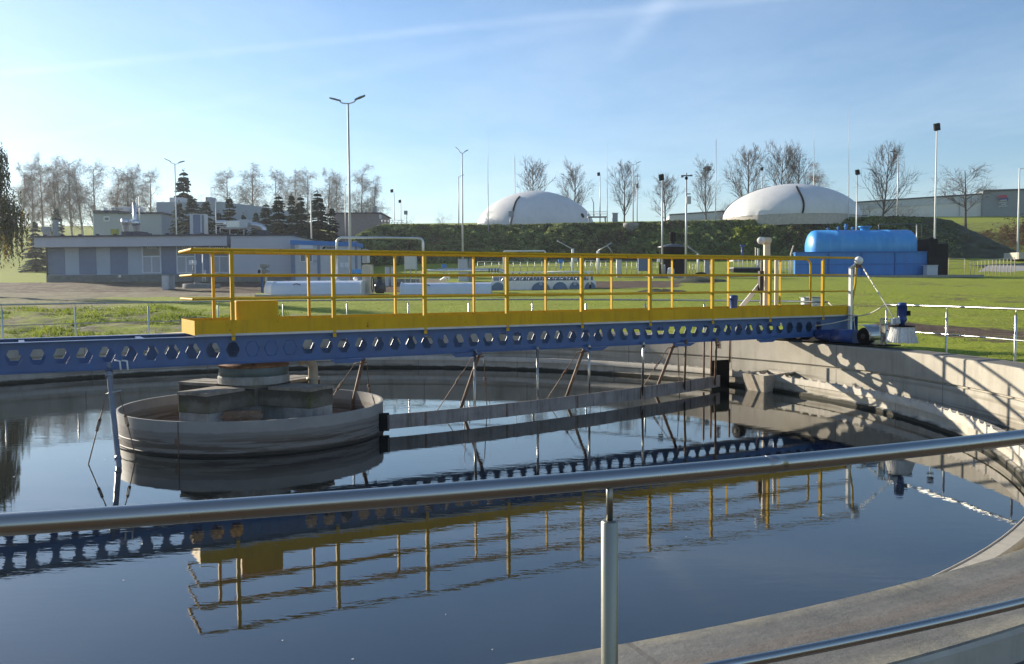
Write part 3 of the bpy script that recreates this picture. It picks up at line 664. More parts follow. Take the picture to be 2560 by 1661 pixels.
# ------------------------------------------------------------------ hoist column behind the bridge on the tank wall
hb = V((5.62, 19.9, .968)); s_ = F/19.9
ho = T('hoist_column', 'tall cream hoist column with round white drum head and diagonal brace behind the bridge', 'hoist', hb)
topz = hz(1912, 608, 19.9)
mb = MB(); mb.box(hb.x+.0, hb.x+.125, hb.y-.06, hb.y+.06, .968, topz); mb.build('column', M['cream'], ho, bevel=.006)
mb = MB(); c = V((hx(1901, 19.8), 19.78, hz(1901, 602, 19.8))); mb.lathe(c, [(.01, -.04), (.075, -.04), (.08, -.03), (.08, .16), (.01, .165)], 20, axis=(.5, .85, 0)); hd = mb.build('rope_drum', M['white'], ho)
mb = MB(); mb.box(hb.x-.02, hb.x+.15, hb.y-.09, hb.y+.09, topz-.01, topz+.12); mb.build('head_cap', M['cream'], ho, bevel=.03)
mb = MB(); p, q = V((hx(1905, 19.85), 19.85, hz(1905, 706, 19.85))), V((hx(1846, 19.3), 19.3, hz(1846, 777, 19.3))); dd = q-p; mb.hexa(p + Z*.06, dd, (0, .05, 0), Z*-.14); mb.build('brace', M['white'], ho)
mb = MB(); x_ = hx(1903, 19.7); mb.box(x_-.05, x_+.04, 19.62, 19.78, hz(1903, 728, 19.7), hz(1903, 678, 19.7)); mb.box(x_-.01, x_+.03, 19.66, 19.74, hz(1903, 678, 19.7), hz(1903, 655, 19.7)); mb.box(x_-.01, x_+.015, 19.66, 19.74, hz(1903, 775, 19.7), hz(1903, 728, 19.7)); mb.build('chain_box', M['darkbrown'], ho)
mb = MB(); x_ = hx(1937, 20.0); mb.box(x_+.0, x_+.06, 19.97, 20.03, .968, hz(1937, 643, 20)); mb.build('side_post', M['cream'], ho)
# ------------------------------------------------------------------ tank railings of stainless tube
def circ(px, r, far=True):
    u = (px-1280)/F*1.0
    A_ = u*u + 1; B__ = -2*(u*CX + CY); C__ = CX*CX + CY*CY - r*r
    d = math.sqrt(B__*B__ - 4*A_*C__); Y = (-B__ + (d if far else -d))/(2*A_)
    return V((u*Y, Y, 0))
def angof(p): return math.atan2(p.y - CY, p.x - CX)
def arc(a0, a1, z, r=12.19, n=40): return [V((CX + r*math.cos(a0 + (a1-a0)*i/n), CY + r*math.sin(a0 + (a1-a0)*i/n), z)) for i in range(n+1)]
def post(root, a, ztop, m_, r=12.19, thick=.021, zb=.84, cap=None):
    p = V((CX + r*math.cos(a), CY + r*math.sin(a), 0)); mb = MB(); zc = cap or ztop - .1
    mb.path([p + Z*zb, p + Z*(zb+.008)], .05, 12); mb.lathe(p, [(thick, zb), (thick, zc-.004), (thick-.004, zc), (.002, zc)], 16); mb.tube(p + Z*zc, p + Z*ztop, .0075, n=8)
    mb.build('post', m_, root)
aN0, aN1 = angof(circ(-400, 12.19, False)) , angof(circ(3300, 12.19, False))
rn = T('foreground_railing', 'brushed stainless steel handrail in the near foreground along the tank edge', 'railing', (CX + 12.19*math.cos(R_(-70)), CY + 12.19*math.sin(R_(-70)), .84))
MB().path(arc(aN0, aN1, 1.79, n=30), .0205, 24).build('top_rail', M['steel'], rn)
MB().path(arc(aN0, aN1, 1.333, n=30), .0135, 16).build('mid_rail', M['steel'], rn)
a_j = angof(circ(1940, 12.19, False)); p = arc(a_j-.002, a_j+.002, 1.79, n=1); mb = MB(); mb.path(p, .0208, 24); mb.build('joint_sleeve', M['steel'], rn)
aP = angof(circ(1524, 12.19, False)); zc = 2.21 - (1307-710)/(F/circ(1524, 12.19, False).y)
for k in range(-1, 2): post(rn, aP + k*.115, 1.79, M['steelpost'], thick=.0185, cap=zc)
a1_, a2_ = angof(circ(2070, 12.19)), angof(circ(-500, 12.19))
rf = T('far_railing', 'thin stainless tube railing on the far rim of the tank behind the yellow walkway', 'railing', (CX + 12.19*math.cos(R_(90)), CY + 12.19*math.sin(R_(90)), .84))
MB().path(arc(a1_, a2_, 1.79, n=60), .021, 8).build('top_rail', M['steel'], rf)
MB().path(arc(a1_, a2_, 1.27, n=60), .013, 6).build('mid_rail', M['steel'], rf)
aa = a1_
pxs = [5, 188, 371, 545, 708, 868, 1021, 1172, 1331, 1465, 1614, 1761, 1900, 2040]
for kx in pxs: post(rf, angof(circ(kx, 12.19)), 1.79, M['steel'])
post(rf, a2_ - .03, 1.79, M['steel'])
a3_, a4_ = angof(circ(2212, 12.19)), R_(-42)
rr_ = T('side_railing', 'stainless tube railing curving round the right rim beside the brush', 'railing', (CX + 12.19*math.cos(R_(0)), CY + 12.19*math.sin(0), .84))
MB().path(arc(a3_, a4_, 1.76, n=50), .021, 10).build('top_rail', M['steel'], rr_)
MB().path(arc(a3_, a4_, 1.25, n=50), .0135, 8).build('mid_rail', M['steel'], rr_)
for kx in (2217, 2368, 2541): post(rr_, angof(circ(kx, 12.19)), 1.76, M['steel'])
for k in (1, 2, 3, 4): post(rr_, angof(circ(2541, 12.19)) - .14*k, 1.76, M['steel'])
p, q = V((CX + 12.19*math.cos(a1_), CY + 12.19*math.sin(a1_), 1.79)), V((CX + 12.19*math.cos(a3_), CY + 12.19*math.sin(a3_), 1.76))
mb = MB(); mb.path([p.lerp(q, t) - Z*(.26*4*t*(1-t)) for t in [i/14 for i in range(15)]], .013, 6)
tag(mb.build('safety_rope', M['rope']), 'pale rope sagging across the gap between two tank railings', 'rope')
# ------------------------------------------------------------------ embankment with ground cover
CREST = [(868, 612, 101), (890, 592, 104), (915, 573, 110), (960, 559, 115.5), (1060, 560, 117), (1200, 561, 118), (1350, 559, 118), (1500, 556, 118), (1650, 553, 118), (1810, 549, 117), (1960, 547, 116), (2100, 545, 115), (2200, 541, 114), (2290, 540, 113), (2335, 542, 112), (2380, 552, 111.5), (2430, 575, 111), (2480, 600, 110), (2530, 624, 109), (2600, 648, 108)]
def crest(px):
    xs = [c[0] for c in CREST]
    y, Y = lerp_tab(xs, [c[1] for c in CREST], px), lerp_tab(xs, [c[2] for c in CREST], px)
    return at(px, y, Y)
def bank_pt(px, v):
    c = crest(px); Yb = c.y - 8.5; b_ = V((hx(px, Yb), Yb, 0)); b_.z = ground(b_.x, b_.y) - .1
    if b_.z > c.z: b_.z = c.z - .05
    v2 = min(1, v); p = b_.lerp(c, v2)
    p.z = b_.z + (c.z - b_.z)*(v2**.9 if v2 < .9 else v2**.9 - (v2-.9)*.1)
    if v > 1: p = c + V((0, (v-1)*22, .12)) 
    f = noise.fractal(V((p.x*.16, p.z*.3, 1.7)), .7, 2., 5)
    g = noise.fractal(V((p.x*.75, p.z*.95, 9.1)), .7, 2., 4)
    k = math.sin(math.pi*min(1, v)*.9 + .1)
    p.y -= (f*.8 + g*.75)*k; p.z += (f*.3 + g*.35)*k*.8
    return p
mb = MB(); nx_, nv = 420, 26; vs = []
for i in range(nx_+1):
    px = 862 + (2640-862)*i/nx_
    for j in range(nv+3): vs.append(bank_pt(px, j/nv if j <= nv else 1 + (j-nv)*.5))
fs = [(i*(nv+3)+j, (i+1)*(nv+3)+j, (i+1)*(nv+3)+j+1, i*(nv+3)+j+1) for i in range(nx_) for j in range(nv+2)]
mb.add(vs, fs, True); mb.build('embankment', M['bankdirt'], kind='structure')
def leafquad(mb, p, s, flat=.5, dirv=None):
    d = V((rng.uniform(-1, 1), rng.uniform(-1, 1), rng.uniform(-flat, flat))) if dirv is None else V(dirv) + V((rng.uniform(-.3, .3), rng.uniform(-.3, .3), rng.uniform(-.3, .3)))
    d = d.normalized(); e = d.cross(V((rng.uniform(-1, 1), rng.uniform(-1, 1), rng.uniform(.2, 1)))).normalized()
    mb.add([p - d*s, p - e*s*.5, p + d*s, p + e*s*.5], [(0, 1, 2, 3)])
iv, dv2 = MB(), MB()
for i in range(46000):
    px = rng.uniform(866, 2400); v = rng.random()**.85*.99
    p = bank_pt(px, v)
    pn = noise.fractal(V((p.x*.12 + 40, p.z*.22, 5)), .8, 2., 4)
    shade = px > 2300
    if shade and rng.random() < .72: continue
    cl_ = noise.noise(V((p.x*.9, p.z*1.2, 4)))
    if cl_ < -.25 and rng.random() < .7: continue
    m_ = dv2 if (pn > .38 and rng.random() < .6) else iv
    leafquad(m_, p + V((rng.uniform(-.1, .1), -rng.uniform(.02, .4)*(1.1-v), rng.uniform(.0, .28)*(1.05-v))), rng.uniform(.2, .46) * (.5 if shade else 1)*(1.15-.5*v), .6)
iv.build('bank_ivy', M['ivy'], kind='stuff'); dv2.build('bank_dead_growth', M['ivy2'], kind='stuff')
# grass near the tank
gb = MB(); k = 0
while k < 60000:
    if rng.random() < .45: px, Y = rng.uniform(-80, 720), rng.uniform(20, 33)
    else: px, Y = rng.uniform(-60, 2620), rng.uniform(13.5, 44)
    X = hx(px, Y); r = math.hypot(X-CX, Y-CY)
    k += 1
    if r < 12.55: continue
    n_ = noise.fractal(V((X*.45, Y*.45, 3.)), .8, 2., 4)
    bank = px < 760 and Y < 33
    if bank and noise.noise(V((X*1.1, Y*1.6, 8.))) < .02 and rng.random() < .8: continue
    if not bank and rng.random() < .35 + (.5 if n_ < 0 else 0): continue
    if px > 2190 and rng.random() < .95 - abs(r-18.6)/4: continue
    z = ground(X, Y) + n_*(.16 if bank else .05)*min(1, (r-12.3)/2)
    h_ = rng.uniform(.02, .085)*(1.1 + 1.3*n_) if bank else rng.uniform(.02, .05)
    a = rng.uniform(0, 6.28); w_ = rng.uniform(.012, .03) if bank else rng.uniform(.008, .016); l_ = h_*rng.uniform(.1, .8); b_ = rng.uniform(0, 6.28)
    p = V((X, Y, z-.01)); e = V((math.cos(a), math.sin(a), 0))*w_
    gb.add([p-e, p+e, p + V((math.cos(b_)*l_, math.sin(b_)*l_, h_))], [(0, 1, 2)])
gb.build('grass', M['grassblade'], kind='stuff')
# ------------------------------------------------------------------ gas domes
def dome(px0, px1, ytop, Y, label, bands, z0):
    Yc = Y + 9.4; D_ = hx(px1, Yc) - hx(px0, Yc); c = V((hx((px0+px1)/2, Yc), Yc, z0)); H_ = hz((px0+px1)/2, ytop, Yc) - z0; Rr = D_/2*1.0
    t = T('gas_dome', label, 'gas dome', c, 'white membrane gas domes on the embankment')
    MB().lathe(c, [(Rr, -.6), (Rr, .75), (Rr-.03, .8)], 72).build('base_ring', M['paleconc'], t)
    pr = []
    hh = H_ - .75
    for i in range(19):
        u = math.pi/2*i/18; pr.append((Rr*1.005*math.cos(u)**1.15 if i < 18 else .01, .75 + hh*math.sin(u)**1.0))
    mbd = MB(); mbd.lathe(c, pr, 96)
    for i in range(96): # wrinkled skirt
        for k in (0, 1):
            x, y, z = mbd.v[i*19+k]; s_ = 1 + .006*math.sin(i*2.3) + .004*math.sin(i*5.1); mbd.v[i*19+k] = (c.x+(x-c.x)*s_, c.y+(y-c.y)*s_, z + (.12*math.sin(i*1.7) if k else 0))
    mbd.build('membrane', M['dome'], t)
    for a0, i0, i1 in bands:
        mb = MB(); a = R_(a0); pts = []
        for i in range(i0, i1+1):
            r, z = pr[i]; aa = a + R_(1.2)*math.sin(i*.5); pts.append((r+.04, z+.03, aa))
        for i in range(len(pts)-1):
            (r0, z0_, a0_), (r1, z1_, a1_) = pts[i], pts[i+1]; w0 = .11/max(r0, 1)
            q = [V((c.x + r0*math.cos(a0_-w0), c.y + r0*math.sin(a0_-w0), c.z+z0_)), V((c.x + r0*math.cos(a0_+w0), c.y + r0*math.sin(a0_+w0), c.z+z0_)), V((c.x + r1*math.cos(a1_+w0), c.y + r1*math.sin(a1_+w0), c.z+z1_)), V((c.x + r1*math.cos(a1_-w0), c.y + r1*math.sin(a1_-w0), c.z+z1_))]
            n_ = (q[1]-q[0]).cross(q[3]-q[0]).normalized()*.09
            mb.prism([x - n_ for x in q], n_*2)
        mb.build('black_strap', M['black'], t)
    return t, c, Rr, pr
t1, c1, R1, pr1 = dome(1194, 1484, 478, 127, 'white membrane gas dome on the left of the embankment crest with one black strap', [(-115, 0, 10)], 10.0)
t2, c2, R2, pr2 = dome(1811, 2140, 461, 112.5, 'larger white membrane gas dome on the right behind the blue tank with two black straps', [(-98.4, 0, 11), (163, 0, 14)], 10.2)
mb = MB(); a = R_(-38); mb.lathe((c1.x + pr1[3][0]*math.cos(a)*1.0, c1.y + pr1[3][0]*math.sin(a)*1.0, c1.z + pr1[3][1]), [(.01, .1), (.35, .1), (.35, .0)], 16, axis=(math.cos(a), math.sin(a), .3)); mb.build('vent', M['black'], t1)
p = at(1278, 540, 117.5); mb = MB(); mb.box(p.x-.35, p.x+.35, p.y, p.y+.2, p.z-.1, p.z+.6); mb.tube(p + V((0, .1, -.1)), p + V((-.2, .1, -1.3)), .12, n=8); mb.build('panel_box', M['grey'], t1)
# platforms beside the domes
def platform(px0, px1, ydeck, ytop, Y, label, lamp=True):
    x0, x1, zd, zt = hx(px0, Y), hx(px1, Y), hz(px0, ydeck, Y), hz(px0, ytop, Y)
    t = T('service_platform', label, 'platform', ((x0+x1)/2, Y, ground((x0+x1)/2, Y)), 'galvanised platforms beside the domes')
    zg = ground((x0+x1)/2, Y)
    mb = MB(); mb.box(x0, x1, Y, Y+1.4, zd-.12, zd); mb.build('deck', M['galv'], t)
    for x in (x0+.2, x1-.2): mb = MB(); mb.box(x-.1, x+.1, Y+.5, Y+.7, zg-.5, zd-.12); mb.build('leg', M['galv'], t)
    mb = MB(); n_ = max(3, int((x1-x0)/1.1))
    for i in range(n_+1): mb.tube((x0+(x1-x0)*i/n_, Y, zd), (x0+(x1-x0)*i/n_, Y, zt), .035, n=5)
    for z in (zt, (zt+zd)/2): mb.tube((x0, Y, z), (x1, Y, z), .03, n=5)
    mb.build('guard_rail', M['galv'], t)
    if lamp: mb = MB(); mb.path([(x0+.8, Y+.3, zd), (x0+.8, Y+.3, zt+1.2), (x0+.5, Y+.3, zt+1.9)], .06, 6); mb.build('lamp_arm', M['darkpole'], t)
platform(1470, 1518, 541, 530, 120, 'galvanised service platform with guard rail beside the left gas dome')
platform(2125, 2172, 536, 512, 118, 'galvanised service platform with guard rail beside the right gas dome', False)
p = at(1537, 534, 120); mb = MB(); mb.box(p.x-.3, p.x+.4, p.y, p.y+.4, ground(p.x, p.y), p.z); mb.box(p.x-.36, p.x+.46, p.y-.05, p.y+.45, p.z, p.z+.08); tag(mb.build('cabinet', M['grey']), 'small dark grey cabinet on the embankment crest right of the left gas dome', 'cabinet')
p = at(1577, 562, 116.4); tag(MB().lathe((p.x, p.y, p.z-2.2), [(.9, 0), (.9, 1.9), (1.0, 1.95), (1.0, 2.4), (.1, 2.45)], 24).build('manhole_shaft', M['boxconc']), 'grey concrete manhole shaft standing out of the embankment crest', 'manhole')
# ------------------------------------------------------------------ buildings
def fbox(mb, px0, px1, py0, py1, Y, dep, zmin=None):
    x0, x1 = hx(px0, Y), hx(px1, Y); zt, zb = hz((px0+px1)/2, py0, Y), hz((px0+px1)/2, py1, Y)
    return mb.box(x0, x1, Y, Y+dep, zb if zmin is None else zmin, zt)
BY = 76.; g0 = ground(hx(350, BY), BY) - .3
bl = T('workshop_building', 'low pale blue workshop with dark blue door panels and three white framed windows', 'building', (hx(420, BY), BY, g0))
mb = MB(); fbox(mb, 117, 583, 603, 703, BY, 11, g0); mb.build('wall', M['wallblue'], bl)
mb = MB(); fbox(mb, 579, 732, 590, 703, BY-1.4, 12.6, g0); mb.build('wall', M['render_grey'], bl, label='taller lilac grey end block of the workshop')
mb = MB(); fbox(mb, 116, 732, 687, 703, BY-1.55, 1.4, g0-.2); mb.build('plinth', M['plinth'], bl)
fa = MB(); x0, x1 = hx(106, BY), hx(579, BY)
zl, zr = hz(106, 594, BY-1.1), hz(579, 589, BY-1.1)
fa.prism([(x0, BY-1.1, zl-.82), (x1, BY-1.1, zr-.85), (x1, BY-1.1, zr), (x0, BY-1.1, zl)], (0, 12, 0)); fa = fa.build('roof', M['render_grey'], bl)
mb = MB(); mb.prism([(x0-.25, BY-1.25, zl), (x1+.1, BY-1.25, zr), (x1+.1, BY-1.25, zr+.12), (x0-.25, BY-1.25, zl+.12)], (0, 12.3, 0))
for i in range(11): x = x0 + (x1-x0)*(i+.6)/11; z = zl + (zr-zl)*(i+.6)/11 + .1; mb.box(x-.12, x+.12, BY-1.1, BY-.9, z, z+.14)
mb.build('gutter', M['roof'], fa)
mb = MB(); fbox(mb, 577, 735, 587, 590, BY-1.5, 12.8); mb.build('coping', M['roof'], bl)
for a, b_ in ((121, 163), (199, 241), (277, 320)): mb = MB(); fbox(mb, a, b_, 615, 686, BY-.06, .05); mb.build('door_panel', M['doorblue'], bl)
for a, b_ in ((404, 442), (489, 523)): mb = MB(); fbox(mb, a, b_, 613, 686, BY-.06, .05); mb.build('wall_panel', M['doorblue'], bl)
for a, b_ in ((356, 404), (442, 490), (525, 574)):
    w0 = MB()
    fbox(w0, a, a+3, 612, 684, BY-.12, .11); fbox(w0, b_-3, b_, 612, 684, BY-.12, .11); fbox(w0, a+3, b_-3, 612, 615, BY-.12, .11); fbox(w0, a+3, b_-3, 681, 684, BY-.12, .11)
    fbox(w0, a+3, b_-3, 640, 643, BY-.115, .1); fbox(w0, (a+b_)/2-1.5, (a+b_)/2+1.5, 643, 681, BY-.115, .1)
    w0 = w0.build('window', M['frame'], bl)
    mb = MB(); fbox(mb, a+3, b_-3, 615, 640, BY-.07, .04)
    mb.build('pane', M['glass'], w0)
    mb = MB()
    for i in range(5): fbox(mb, a+14+i*5, a+16.5+i*5, 618, 621, BY-.075, .004)
    mb.build('ceiling_lamp_row', M['frame'], w0)
    mb = MB(); fbox(mb, a+3, (a+b_)/2-1.5, 643, 681, BY-.07, .04); mb.build('blind', M['blind'], w0)
    mb = MB(); fbox(mb, (a+b_)/2+1.5, b_-3, 643, 681, BY-.07, .04); mb.build('blind', M['blind'], w0)
for a, y0, y1, t_ in ((119, 612, 686, 0), (576, 612, 640, 0)):
    x = hx(a, BY-.15); mb = MB(); mb.path([(x-.5*(1 if t_ == 0 and a < 300 else 1), BY-1.05, hz(a, 598, BY)), (x-.45, BY-1.0, hz(a, 603, BY)), (x, BY-.16, hz(a, y0, BY)), (x, BY-.16, g0+.4)], .07, 6); mb.build('downpipe', M['darkpole'], bl)
p = at(298, 691, BY-1.7); mb = MB(); mb.box(p.x-.1, p.x+.1, BY-1.62, BY-1.56, p.z-.1, p.z+.1); mb.build('outlet', M['white'], bl)
# roof equipment
RY = BY + 3
def rz_(px): return zl + (zr-zl)*(px-106)/(579-106) + .1
cu = MB(); fbox(cu, 307, 356, 579, 592, RY, 1.6); 
fn = T('roof_fan', 'pair of silver roof fans on a dark curb on the workshop roof', 'roof fan', (hx(331, RY), RY, rz_(331)))
cu.build('curb', M['roof'], fn)
for kx, yb in ((318, 579), (343, 581)):
    x, z = hx(kx, RY+.8), hz(kx, yb, RY+.8); mb = MB(); s_ = (RY+.8)/F
    mb.lathe((x, RY+.8, z), [(6*s_, 0), (8*s_, 14*s_), (9*s_, 17*s_), (10.5*s_, 17.5*s_), (10.5*s_, 30*s_), (.01, 31*s_)], 20); mb.build('fan_housing', M['pipe'], fn)
s_ = RY/F
x = hx(311.5, RY); tag(MB().tube((x, RY+2.5, rz_(311)), (x, RY+2.5, hz(311, 508, RY+2.5)), .16, n=10).build('flue_pipe', M['pipe']), 'tall thin silver flue rising behind the roof fans on the workshop', 'flue')
x = hx(323, RY); tag(MB().tube((x, RY+2.6, rz_(323)), (x, RY+2.6, hz(323, 492, RY+2.6)), .04, n=6).build('lightning_rod', M['pole']), 'very thin rod on the workshop roof beside the silver flue', 'lightning rod')
fl = T('twin_flue', 'silver flue beside a square grey flue at the left end of the workshop roof', 'flue', (hx(138, RY), RY, rz_(138)))
mb = MB(); mb.tube((hx(134, RY), RY, rz_(138)), (hx(134, RY), RY, hz(134, 549, RY)), .05, n=8); mb.build('thin_pipe', M['steel'], fl)
mb = MB(); fbox(mb, 136.5, 146, 550, 593, RY, .35); mb.build('square_flue', M['grey'], fl)
cw = T('roof_cowl', 'square grey ventilation cowl at the left edge of the workshop roof', 'cowl', (hx(118, RY), RY, rz_(118)))
mb = MB(); fbox(mb, 112, 125, 581, 593, RY, .5); mb.build('neck', M['grey'], cw)
mb = MB(); fbox(mb, 106, 128, 567, 581, RY-.1, .7); mb.build('hood', M['grey'], cw, bevel=.03)
p = at(288, 576, RY+8); mb = MB(); fbox(mb, 280, 295, 573, 589, RY+5, .5); mb.build('box', M['acid'], label='yellow green box behind the workshop roof edge left of the fans', cat='box')
hp = T('heat_pump', 'upright heat pump with dark grille on the workshop roof', 'heat pump', (hx(496, RY), RY, rz_(496)))
mb = MB(); fbox(mb, 478, 486, 535, 585, RY, .9); fbox(mb, 486, 506, 535, 537, RY, .9); fbox(mb, 504, 508, 537, 585, RY, .9); fbox(mb, 508, 515, 535, 538, RY, .9); fbox(mb, 513, 515, 538, 585, RY, .9); mb.build('casing', M['lightgrey'], hp)
mb = MB(); fbox(mb, 486, 504, 537, 585, RY+.08, .8); fbox(mb, 508, 513, 538, 585, RY+.1, .8); mb.build('grille', M['doorblue'], hp)
ah = T('air_duct', 'silver air handling duct on a stand with a bent outlet on the workshop roof', 'air duct', (hx(600, RY), RY, rz_(570)))
mb = MB(); fbox(mb, 541, 569, 551, 566, RY, 1.2); mb.build('intake_hood', M['pipe'], ah, bevel=.15)
mb = MB()
for i in range(2): fbox(mb, 541, 561, 558+i*4, 560+i*4, RY-.03, .03)
mb.build('louvre', M['black'], ah)
mb = MB(); fbox(mb, 569, 602, 552, 569, RY+.05, 1.1); mb.build('duct_body', M['pipe'], ah, bevel=.03)
mb = MB(); fbox(mb, 602, 621, 549, 570, RY-.05, 1.3); mb.build('filter_box', M['lightgrey'], ah, bevel=.03)
q = lambda x, y: at(x, y, RY+.5)
mb = MB(); mb.path([q(620, 563), q(640, 563), q(652, 566), q(659, 572), q(661, 584)], 7*RY/F, 14); mb.build('bent_outlet', M['pipe'], ah)
mb = MB(); fbox(mb, 645, 668, 576, 586, RY, 1.2); mb.build('curb', M['roof'], ah)
mb = MB(); fbox(mb, 552, 612, 569, 571.5, RY, 1.2)
for kx in (552, 576, 611): fbox(mb, kx, kx+2, 571.5, 587, RY, .1)
mb.build('stand', M['galv'], ah)
# building behind
FY = 108.; g1_ = ground(hx(400, FY), FY) - .3
fb = T('grey_works_building', 'long grey works building with flat roof behind the workshop and spruces', 'building', (hx(450, FY), FY, g1_))
mb = MB(); fbox(mb, 239, 408, 534, 640, FY, 14, g1_); mb.build('low_wing', M['farwall'], fb)
mb = MB(); fbox(mb, 396, 560, 505, 640, FY+3, 14, g1_); 
x0, x1 = hx(560, FY+3), hx(676, FY+3); za, zb_ = hz(560, 505, FY+3), hz(676, 513, FY+3)
mb.prism([(x0, FY+3, g1_), (x1, FY+9, g1_), (x1, FY+9, zb_), (x0, FY+3, za)], (0, 12, 0)); mb.build('tall_wing', M['farwall'], fb)
mb = MB(); fbox(mb, 238, 300, 526, 534, FY-.2, 14); mb.build('parapet', M['roof'], fb)
mb = MB(); fbox(mb, 299, 410, 531, 535, FY-.2, 14); mb.build('parapet', M['roof'], fb)
wn = MB(); fbox(wn, 263.5, 278, 541.5, 553.5, FY-.08, .06); wn = wn.build('window', M['frame'], fb); mb = MB(); fbox(mb, 266, 275.5, 544, 551, FY-.11, .03); mb.build('pane', M['glass'], wn)
mb = MB(); fbox(mb, 616, 622, 525, 546, FY+5.2, .1); mb.build('stair_window', M['blind'], fb)
mb = MB(); fbox(mb, 237, 240, 534, 640, FY+.1, 4, g1_); mb.build('corner_pipe', M['frame'], fb)
mb = MB(); fbox(mb, 429, 461, 494, 506, FY+6, 3); mb.build('roof_cabin', M['lightgrey'], fb)
mb = MB(); fbox(mb, 519, 533, 493, 505, FY+6, 2); mb.build('roof_cabin', M['grey'], fb)
mb = MB()
for kx, w_, y0 in ((265, 5, 519), (284, 3, 520), (296, 3, 520)): fbox(mb, kx, kx+w_, y0, 534, FY+2, .6)
fbox(mb, 283, 310, 519, 523, FY+2, .6); fbox(mb, 312, 350, 517, 529, FY+3, 2); mb.build('roof_ducts', M['lightgrey'], fb)
mb = MB(); fbox(mb, 328, 346, 520, 531, FY+1, 2); mb.build('roof_unit', M['grey'], fb, bevel=.1)
lb = T('low_red_building', 'low reddish brown building with flat roof beyond the birches', 'building', (hx(900, 128), 128, ground(hx(900, 128), 128)))
mb = MB(); fbox(mb, 838, 953, 534, 620, 128, 10); mb.build('wall', mat('red_brown_render', (.27, .22, .215), .85, var=.1), lb)
mb = MB(); fbox(mb, 836, 956, 531.5, 534, 127.7, 10.6); mb.build('roof', M['roof'], lb)
mb = MB(); fbox(mb, 950, 955, 537, 547, 127.8, .3); mb.build('window', M['frame'], lb)
mb = MB(); fbox(mb, 938, 944, 516, 533, 131, .8); mb.build('chimney', M['grey'], lb)
# portable office
OY = 73.; oz = ground(hx(810, OY), OY)
of = T('portable_office', 'pair of joined portable office units with dark blue frame and pale walls', 'office unit', (hx(812, OY), OY, oz))
mb = MB(); fbox(mb, 731, 888, 605, 688, OY, 3, oz-.1); mb.build('wall', M['lightgrey'], of)
mb = MB()
for a, b_ in ((728, 738), (794, 801), (888, 893)): fbox(mb, a, b_, 603, 688, OY-.06, .25, oz-.1)
mb.build('frame', M['doorblue'], of); 
mb = MB(); x0, x1 = hx(728, OY), hx(893, OY); z0, z1 = hz(728, 601, OY), hz(893, 606, OY)
mb.prism([(x0, OY-.1, z0-.35), (x1, OY-.1, z1-.35), (x1, OY-.1, z1), (x0, OY-.1, z0)], (0, 3.3, 0)); mb.build('roof_beam', M['basinblue'], of)
wn = MB(); fbox(wn, 750, 783, 634, 656, OY-.05, .04); fbox(wn, 748, 785, 608, 622, OY-.07, .06); wn = wn.build('window', M['frame'], of); mb = MB(); fbox(mb, 753, 763, 636, 653, OY-.08, .03); fbox(mb, 767, 780, 636, 653, OY-.08, .03); mb.build('pane', M['glass'], wn)
for a in (850, 862): mb = MB(); fbox(mb, a, a+10, 657, 669, OY-.03, .025); mb.build('notice', M['frame'], of)
mb = MB(); fbox(mb, 784, 789, 650, 657, OY-.05, .05); fbox(mb, 790, 796, 650, 657, OY-.05, .05); mb.build('notice', M['blind'], of)
p = at(813, 622.5, OY-.03); text_mb('TRIBAR', .26, p, (1, 0, 0), (0, 0, 1)).build('lettering', M['black'], of)
mb = MB(); p = at(805, 622.5, OY-.03); mb.prism([p, p + V((.22, 0, 0)), p + V((.3, 0, .2)), p + V((.12, 0, .16))], (0, .02, 0)); mb.build('emblem', M['black'], of)
# warehouse on the ridge
WY = 200.; wz = ground(hx(2300, WY), WY) - .5
wh = T('warehouse', 'long pale grey warehouse on the ridge with a dark grey signed end', 'warehouse', (hx(2150, WY), WY, wz))
x0, x1, x2 = hx(1700, WY), hx(2449, WY), hx(2760, WY)
za, zb_, zc_ = hz(1700, 527, WY), hz(2449, 487, WY), hz(2760, 474, WY)
mb = MB(); mb.prism([(x0, WY+14, wz), (x1, WY, wz), (x1, WY, zb_), (x0, WY+14, za)], (6, 60, 0)); mb.build('wall', M['hall_panel'], wh)
mb = MB(); mb.prism([(x1, WY-.6, wz), (x2, WY-5, wz), (x2, WY-5, zc_), (x1, WY-.6, zb_+.6)], (4, 60, 0)); mb.build('wall', M['hall_dark'], wh, label='dark grey end of the warehouse carrying the sign')
mb = MB(); mb.prism([(x0, WY+13.8, za-1.3), (x1, WY-.15, zb_-1.6), (x1, WY-.15, zb_), (x0, WY+13.8, za)], (0, .1, 0)); mb.build('eaves_band', M['lightgrey'], wh)
mb = MB(); mb.prism([(x0, WY+13.6, za), (x1, WY-.3, zb_), (x1, WY-.3, zb_+.3), (x0, WY+13.6, za+.3)], (0, 1, 0)); mb.prism([(x1, WY-.9, zb_+.6), (x2, WY-5.3, zc_), (x2, WY-5.3, zc_+.35), (x1, WY-.9, zb_+.95)], (0, 1, 0)); mb.build('roof_edge', M['roof'], wh)
for kx in (2395, 2250, 2170): mb = MB(); yy = WY - .2 + 14*(2449-kx)/749; fbox(mb, kx, kx+1.2, 505, 541, yy-.1, .1); mb.build('seam', M['grey'], wh)
sg = T('company_sign', 'red and blue emblem with white lettering on the dark end of the warehouse', 'sign', at(2508, 505, WY-2.2))
SY = WY - 1.9
mb = MB(); mb.prism([at(2495, 489, SY), at(2516, 487, SY), at(2519, 494, SY), at(2497, 496, SY)], (0, .1, 0)); mb.build('red_emblem', M['red'], sg)
